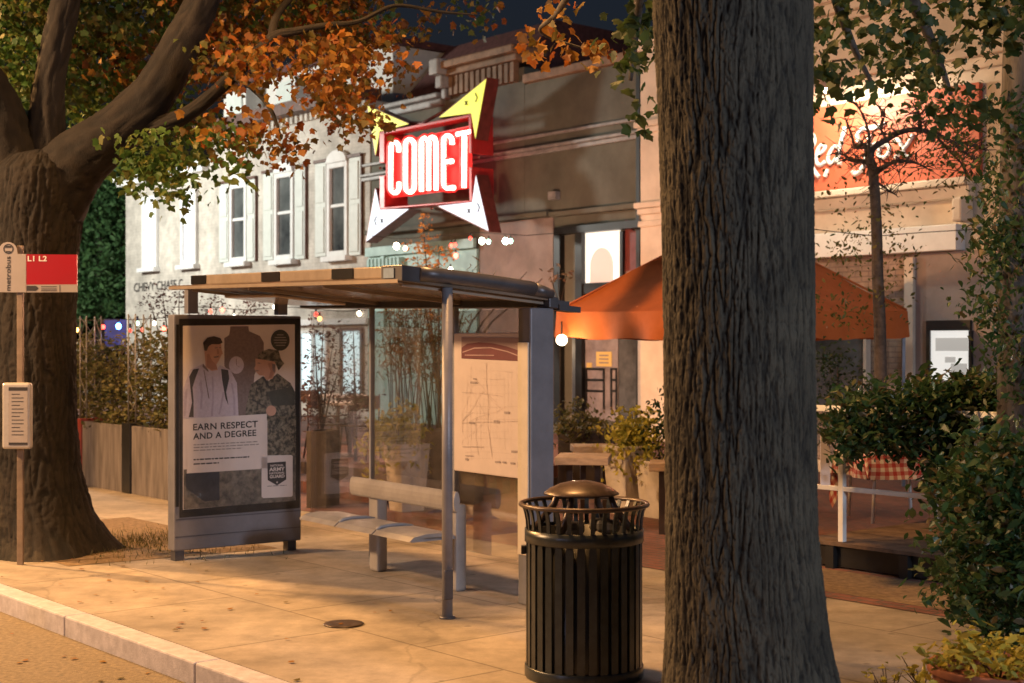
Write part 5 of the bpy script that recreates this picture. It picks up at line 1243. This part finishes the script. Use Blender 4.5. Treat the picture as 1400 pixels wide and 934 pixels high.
# tables
def round_table(c, r, h, lab, grp):
    t = thing('cafe_table', c, lab, 'table', grp)
    m = MB(); m.lathe(c, [(r, h-.03), (r, h)], 28, smooth=False); m.build('tabletop', M['alum'], t)
    m = MB(); m.tube([c+Vector((0, 0, .02)), c+Vector((0, 0, h-.03))], .03, 10); m.lathe(c, [(.24, 0), (.22, .02), (.03, .04)], 20); m.build('pedestal', M['chair'], t); return t
def chair(c, rz, lab, grp):
    t = thing('cafe_chair', c, lab, 'chair', grp); fn = AT(c, rz)
    m = MB(); m.box(fn, -.2, .2, -.2, .2, .44, .46); m.build('seat', M['chair'], t, bevel=.006)
    m = MB(); m.box(fn, -.2, .2, .2, .215, .66, .84); m.build('backrest', M['chair'], t, bevel=.006)
    for sx_ in (-1, 1):
        m = MB(); m.tube([fn(.19*sx_, .26, 0), fn(.19*sx_, .19, .45), fn(.19*sx_, .215, .86)], .012, 6); m.build('leg', M['chair'], t)
        m = MB(); m.tube([fn(.19*sx_, -.24, 0), fn(.19*sx_, -.16, .45)], .012, 6); m.build('leg', M['chair'], t)
    return t
zt_ = .302
round_table(P(478, 0, 19.5)*1+Vector((0, 0, zt_-P(478, 0, 19.5).z)), .42, .74, 'nearer round cafe table on the brick terrace', 'round cafe tables on the terrace')
round_table(P(462, 0, 21.8)*1+Vector((0, 0, zt_-P(462, 0, 21.8).z)), .45, .76, 'farther round cafe table close to the lit shop window', 'round cafe tables on the terrace')
for (x, D, rz, lab) in ((448, 19.2, 1.2, 'dark cafe chair left of the nearer round table'), (492, 18.9, -.3, 'dark cafe chair in front of the nearer round table'), (436, 21.5, .9, 'dark cafe chair left of the farther round table')):
    q = P(x, 0, D); chair(Vector((q.x, D, zt_)), rz, lab, 'dark cafe chairs on the terrace')
def slab_table(x0, x1, D, h, dp, lab, rz=-.12):
    a, b = P(x0, 0, D).x, P(x1, 0, D).x; t = thing('patio_table', ((a+b)/2, D, 0), lab, 'table', 'wooden slab tables on the patio'); fn = AT(((a+b)/2, D, 0), rz); w = (b-a)/2
    m = MB(); m.box(fn, -w, w, -dp/2, dp/2, h-.075, h); m.build('tabletop', M['wood'], t, bevel=.006)
    for s_ in (-1, 1):
        m = MB(); m.box(fn, s_*(w-.12)-.03, s_*(w-.12)+.03, -.03, .03, 0, h-.077); m.build('leg', M['chair'], t)
slab_table(762, 834, 13.9, .74, .62, 'wooden slab table directly behind the litter bin lid')
slab_table(888, 960, 13.6, .70, .5, 'wooden slab table half hidden by the big trunk')
slab_table(782, 842, 15.6, .72, .5, 'wooden slab table farther back behind the first table', .05)

# ================================================================= deck, railing, cloth table, hedge on the right
dk0 = Vector((2.55, 11.55, 0)); ld, pd = lp(dk0)
m = MB()
for i in range(20): m.box(ST, ld-.25, ld+6, pd+i*.145+.003, pd+i*.145+.142, .19, .22)
dk = m.build('deck', M['deck']); tag(dk, 'dark raised wooden deck behind the white railing', 'deck')
m = MB(); m.box(ST, ld-.24, ld+6, pd+.05, pd+.09, .02, .186)
for i in range(9): m.box(ST, ld+i*.7, ld+i*.7+.08, pd-.01, pd+.045, 0, .186)
m.build('skirt', M['dark'], dk)
m = MB(); m.quad(ST(ld-.3, pd-.9, .006), ST(ld+6, pd-.9, .006), ST(ld+6, pd-.05, .006), ST(ld-.3, pd-.05, .006)); tag(m.build('planting_bed', M['soil'], recalc=False), kind='structure')
rl = thing('railing', ST(ld+.1, pd+.05, .22), 'white metal patio railing at the deck edge, half covered by the hedge', 'railing')
for l in (-.85, .12, 1.35, 2.6):
    m = MB(); m.box(ST, ld+l-.025, ld+l+.025, pd+.03, pd+.08, .222, 1.27); m.build('post', M['white'], rl, bevel=.005)
for (z, h) in ((1.27, .05), (.63, .04), (.96, .03)):
    if h == .03: continue
    m = MB(); m.box(ST, ld-.9, ld+3.4, pd+.035, pd+.075, z+.001, z+h); m.build('rail', M['white'], rl, bevel=.005)
m = MB(); a = P(1128, 629, 11.3); m.box(AT((a.x, 11.3, a.z)), -.035, .04, 0, .015, -.12, .20); m.box(AT((a.x, 11.3, a.z)), -.035, .04, 0, .015, -.20, -.122); tag(m.build('menu_sign', M['paper']), 'small white notice fixed to the railing beside the big trunk', 'sign')
# checked cloth table
DT = 13.0; c = P(1220, 0, DT); c = Vector((c.x, DT, .222)); fn = AT(c, .12)
t = thing('picnic_table', c, 'white legged folding table under a checked cloth on the deck', 'table')
m = MB(); m.box(fn, -.36, .36, -.36, .36, .70, .73); m.build('tabletop', M['white'], t)
for (x, y) in ((-.27, -.3), (.27, -.3), (-.27, .3), (.27, .3)):
    m = MB(); m.tube([fn(x, y, .70), fn(x*1.12, y, 0)], .016, 8); m.build('leg', M['white'], t)
m = MB(); N_ = 40; g = []
def cloth(u, v):
    x, y = (u-.5)*1.5, (v-.5)*1.5; X = max(-.375, min(.375, x)); Y = max(-.375, min(.375, y)); dz = abs(x-X)+abs(y-Y); k = .03*math.sin(12*(x+y))*min(1, dz*4)
    return fn(X+(.06*dz+k if x > X else (-.06*dz-k if x < X else 0)), Y+(.06*dz+k if y > Y else (-.06*dz-k if y < Y else 0)), .738-dz*.9)
for i in range(N_+1):
    for j in range(N_+1): g.append(cloth(i/N_, j/N_))
m.add(g, [(i*(N_+1)+j, (i+1)*(N_+1)+j, (i+1)*(N_+1)+j+1, i*(N_+1)+j+1) for i in range(N_) for j in range(N_)], True)
ck = bpy.data.materials.new('red and white checked cloth'); ck.use_nodes = True; nt = ck.node_tree
uv = nt.nodes.new('ShaderNodeUVMap'); chk = nt.nodes.new('ShaderNodeSeparateXYZ'); nt.links.new(uv.outputs[0], chk.inputs[0])
def stripe(o):
    a = nt.nodes.new('ShaderNodeMath'); a.operation = 'MULTIPLY'; a.inputs[1].default_value = 19; nt.links.new(o, a.inputs[0])
    b = nt.nodes.new('ShaderNodeMath'); b.operation = 'FRACT'; nt.links.new(a.outputs[0], b.inputs[0])
    d = nt.nodes.new('ShaderNodeMath'); d.operation = 'GREATER_THAN'; d.inputs[1].default_value = .5; nt.links.new(b.outputs[0], d.inputs[0]); return d
sa, sb_ = stripe(chk.outputs[0]), stripe(chk.outputs[1]); ad = nt.nodes.new('ShaderNodeMath'); ad.operation = 'ADD'; nt.links.new(sa.outputs[0], ad.inputs[0]); nt.links.new(sb_.outputs[0], ad.inputs[1])
hf = nt.nodes.new('ShaderNodeMath'); hf.operation = 'MULTIPLY'; hf.inputs[1].default_value = .5; nt.links.new(ad.outputs[0], hf.inputs[0])
rp_ = nt.nodes.new('ShaderNodeValToRGB'); rp_.color_ramp.interpolation = 'CONSTANT'; e0 = rp_.color_ramp.elements; e0[0].color = (.72, .66, .6, 1); e0[1].color = (.4, .05, .05, 1); e0[1].position = .9; x_ = e0.new(.3); x_.color = (.5, .22, .2, 1)
nt.links.new(hf.outputs[0], rp_.inputs[0]); nt.links.new(rp_.outputs[0], nt.nodes['Principled BSDF'].inputs['Base Color']); nt.nodes['Principled BSDF'].inputs['Roughness'].default_value = .85
co = m.build('tablecloth', ck, recalc=False); ul = co.data.uv_layers.new(name='UVMap')
for p_ in co.data.polygons:
    for li in p_.loop_indices:
        vi = co.data.loops[li].vertex_index; ul.data[li].uv = ((vi//(N_+1))/N_, (vi % (N_+1))/N_)
tag(co, 'red and white checked cloth draped over the deck table', 'tablecloth')
# hedge, bush, foreground planter
rd = random.Random(81)
t = thing('hedge', P(1260, 640, 11.2), 'dark trailing hedge spilling over the white railing', 'hedge'); m = MB()
fill(m, [(1150, 545), (1200, 540), (1230, 530), (1290, 518), (1345, 520), (1420, 505), (1420, 700), (1290, 690), (1275, 640), (1255, 615), (1180, 608), (1160, 640), (1140, 600)], 10.6, 11.4, 700, 13, .09, .046, OVAL, rd, .5)
m.build('leaves', M['livy'], t, recalc=False)
m = MB()
for _ in range(5):
    x = rd.uniform(1310, 1420); q = P(x, 600, 11.1); m.tube([Vector((q.x, 11.1, .22)), q+Vector((rd.uniform(-.2, .2), 0, -.1)), q+Vector((rd.uniform(-.3, .3), 0, .2))], [.02, .012, .005], 5)
m.build('stem', M['twig'], t)
t = thing('shrub', P(1130, 560, 14.5), 'dim leafy shrub between the big trunk and the small tree', 'shrub'); m = MB()
fill(m, [(1112, 480), (1140, 475), (1180, 500), (1190, 545), (1170, 590), (1110, 600)], 14.2, 15, 90, 12, .10, .03, OVAL, rd, .4); m.build('leaves', M['ldark'], t, recalc=False)
m = MB(); m.tube([Vector((P(1150, 0, 14.6).x, 14.6, .2)), P(1150, 650, 14.6), P(1145, 500, 14.6)], [.022, .02, .008], 6); m.build('stem', M['twig'], t)
t = thing('laurel_bush', P(1370, 880, 8.4), 'glossy dark green bush filling the lower right edge', 'bush'); m = MB()
fill(m, [(1300, 640), (1340, 600), (1430, 590), (1450, 890), (1380, 880), (1335, 860), (1308, 830), (1300, 790), (1285, 760), (1295, 700)], 7.7, 9.0, 520, 12, .10, .042, OVAL, rd, .4)
m.build('leaves', M['livy'], t, recalc=False)
m = MB()
for _ in range(14):
    a = Vector((P(1385, 0, 8.4).x+rd.uniform(-.15, .2), 8.4, 0)); q = P(rd.uniform(1310, 1430), rd.uniform(640, 800), rd.uniform(7.9, 8.8)); m.tube([a, a.lerp(q, .5)+Vector((rd.uniform(-.08, .08), 0, .05)), q], [.014, .009, .004], 5)
m.build('stem', M['twig'], t)
c = Vector((P(1365, 0, 6.7).x, 6.7, 0))
pot(c, .22, .31, .26, 'round terracotta planter bowl at the lower right corner', pm('terracotta', (.30, .11, .06), .8, 0, .25, 8), 'plant_pot', False)
t = thing('potted_plant', c+Vector((0, 0, .26)), 'yellow green leafy plant in the round bowl at the lower right corner', 'plant'); m = MB()
for _ in range(130):
    a = rd.uniform(0, 6.28); r = .40*math.sqrt(rd.random()); cluster(m, c+Vector((r*math.cos(a), r*math.sin(a), .30+.20*(1-r/.5)*rd.random()-(.12 if r > .33 else 0))), .035, 6, .034, OVAL, rd, .3)
m.build('leaves', M['lyellow'], t, recalc=False)
m = MB(); 
for _ in range(8): m.tube([c+Vector((0, 0, .2)), c+Vector((rd.uniform(-.25, .25), rd.uniform(-.25, .25), .36))], [.008, .004], 5)
m.build('stem', M['twig'], t)
for i, (x, y, lab) in enumerate(((1262, 925, 'pale flowered sprig in the gutter soil just left of the terracotta bowl'), (1215, 945, 'small pale weed farther left of the terracotta bowl'))):
    g0 = G(x, y+22); t = thing('small_plant', g0, lab, 'plant', 'small plants by the terracotta bowl'); m = MB(); m2 = MB()
    for _ in range(12):
        q = g0+Vector((rd.uniform(-.12, .12), rd.uniform(-.12, .12), rd.uniform(.05, .2))); cluster(m, q, .02, 3, .022, OVAL, rd, .1); m2.tube([g0, q], [.004, .002], 4)
    m.build('leaves', M['lyellow'], t, recalc=False); m2.build('stem', M['twig'], t)
# fallen leaves
m = MB()
for _ in range(300):
    if rd.random() < .6: l, q_, z = rd.uniform(-16, -2), rd.uniform(KP-1.6, KP-.02), -.125
    else: l, q_, z = rd.uniform(-16, 0), KP+abs(rd.gauss(0, 1.5))*rd.random()+.2, .008
    c = ST(l, q_, z); s_ = rd.uniform(.012, .03); a = rd.uniform(0, 6.28)
    m.add([c+Vector((s_*(x*math.cos(a)-y*math.sin(a)), s_*(x*math.sin(a)+y*math.cos(a)), rd.uniform(0, .006))) for x, y in BLOB], [[0, 1, 2, 3, 4]])
tag(m.build('fallen_leaves', M['lorange'], recalc=False), kind='stuff', label='small fallen leaves scattered over the pavement and gutter', cat='leaves')
m = MB()
for _ in range(1500):
    c = G(150, 745)+Vector((rd.gauss(.25, .55), rd.gauss(.1, .45), .004)); l, q_ = lp(c)
    if q_ < KP+.95 or q_ > KP+2.7: continue
    a = rd.uniform(0, 6.28); h = rd.uniform(.02, .07); d = Vector((math.cos(a), math.sin(a), 0)); m.add([c-d*.004, c+d*.004, c+Vector((rd.uniform(-.03, .03), rd.uniform(-.03, .03), h))], [[0, 1, 2]])
tag(m.build('grass', M['lbox'], recalc=False), kind='stuff', label='thin grass in the soil at the foot of the maple', cat='grass')

# ================================================================= street lamps (stand outside the picture) and light
def lamp_post(loc, arm, H, lab):
    t = thing('street_lamp', loc, lab, 'street lamp', 'street lamps beyond the picture')
    l = Vector(loc); a = Vector(arm); m = MB(); m.tube([l, l+Vector((0, 0, H*.6)), l+Vector((0, 0, H+.1)), l+a*.5+Vector((0, 0, H+.5)), l+a+Vector((0, 0, H+.35))], [.11, .08, .06, .045, .04], 12); m.build('pole', M['steel'], t)
    m = MB(); m.box(AT(l+a+Vector((0, 0, H))), -.18, .18, -.3, .3, .2, .4); m.build('lamp_head', M['steel'], t, bevel=.05); return t
def spot(name, loc, target, power, col, size=150, r=.12, blend=.6):
    d = bpy.data.lights.new(name, 'SPOT'); d.energy = power; d.color = col; d.spot_size = R(size); d.spot_blend = blend; d.shadow_soft_size = r
    o = bpy.data.objects.new(name, d); COL.objects.link(o); o.location = loc
    o.rotation_euler = (Vector(target)-Vector(loc)).to_track_quat('-Z', 'Y').to_euler(); return o
SOD = (1, .50, .165)
L1 = Vector((-9.6, 14.8, 7.2))
lamp_post(ST(lp(L1)[0], KP+.6, 0), L1-Vector((0, 0, 7.2))-ST(lp(L1)[0], KP+.6, 0), 7.2, 'sodium street lamp on the kerb left of the picture')
spot('warm_light', L1, (-1.5, 10.0, 0), 4700, SOD, 160, .1, 1.0)
L5 = Vector((-9.5, 8.7, 5.2))
spot('warm_light', L5, (0, 15, 1.5), 3500, (1, .58, .28), 130, .25, .8)
L2 = Vector((-1.0, 9.3, 9.2))
spot('warm_light', L2, (-.2, 8.9, 0), 3000, SOD, 118, .5, 1.0)  # added warm fill over the pavement, no known lamp there
lamp_post(ST(lp(L2)[0], KP-8, -.13), L2-ST(lp(L2)[0], KP-8, 9.5), 9.6, 'made up street lamp with a long arm for the pavement fill light')
L3 = Vector((-13.8, 30.2, 6.2))
spot('cool_light', L3, FA(-3.8, 0, 4.0), 3300, (.98, .96, .86), 172, .5, .4)
def pl_(name, loc, w, col, r=.05):
    d = bpy.data.lights.new(name, 'POINT'); d.energy = w; d.color = col; d.shadow_soft_size = r; o = bpy.data.objects.new(name, d); COL.objects.link(o); o.location = loc
pl_('patio_fill_light', P(545, 380, 21), 150, (1, .5, .28)); pl_('patio_fill_light', P(470, 400, 21.5), 110, (1, .62, .42)); pl_('patio_fill_light', P(640, 395, 21), 130, (1, .42, .24)); pl_('globe_light', P(768, 476, 18.0), 13, (1, .72, .4))  # patio lights are added warm fill, hung clear of the string bulbs
spot('cool_light', Vector((-15, -6, 6)), (-2, 9, 0), 600, (.66, .68, 1.0), 70)
L4 = Vector((9.5, -3.0, 5.2))
spot('cool_light', L4, (-.5, 11, 1), 2500, (.78, .85, 1.0), 70, 1.0)
d = bpy.data.lights.new('wall_lamp_light', 'SPOT'); d.energy = 160; d.color = (1, .86, .62); d.shadow_soft_size = .06; d.spot_size = R(165); d.spot_blend = .5
o = bpy.data.objects.new('wall_lamp_light', d); COL.objects.link(o); o.location = LAMPHEAD+Vector((0, 0, -.12)); o.rotation_euler = (Vector((CF, SF, -.25))).to_track_quat('-Z', 'Y').to_euler()

# ================================================================= world, camera, render
wld = bpy.data.worlds.new('World'); scene.world = wld; wld.use_nodes = True; nt = wld.node_tree
sky = nt.nodes.new('ShaderNodeTexSky'); sky.sky_type = 'NISHITA'; sky.sun_disc = False; sky.sun_elevation = R(-2.3); sky.sun_rotation = R(120)
mxs = nt.nodes.new('ShaderNodeMixRGB'); mxs.blend_type = 'MULTIPLY'; mxs.inputs[0].default_value = 1; mxs.inputs[2].default_value = (.42, .62, 1.0, 1); nt.links.new(sky.outputs[0], mxs.inputs[1]); nt.links.new(mxs.outputs[0], nt.nodes['Background'].inputs[0]); nt.nodes['Background'].inputs[1].default_value = .15
cam = bpy.data.cameras.new('Camera'); cam.lens = F/1400*36; cam.sensor_width = 36; cam.shift_y = (HZ-467)/1400; cam.clip_end = 1000; cam.clip_start = .1
co_ = bpy.data.objects.new('Camera', cam); COL.objects.link(co_); co_.location = (0, 0, EYE); co_.rotation_euler = (R(90), 0, 0)
cam.dof.use_dof = True; cam.dof.focus_distance = 9.5; cam.dof.aperture_fstop = 2.8
scene.camera = co_
vs = scene.view_settings; vs.view_transform = 'Standard'; vs.look = 'None'; vs.exposure = .58; vs.gamma = 1
scene.render.engine = 'CYCLES'
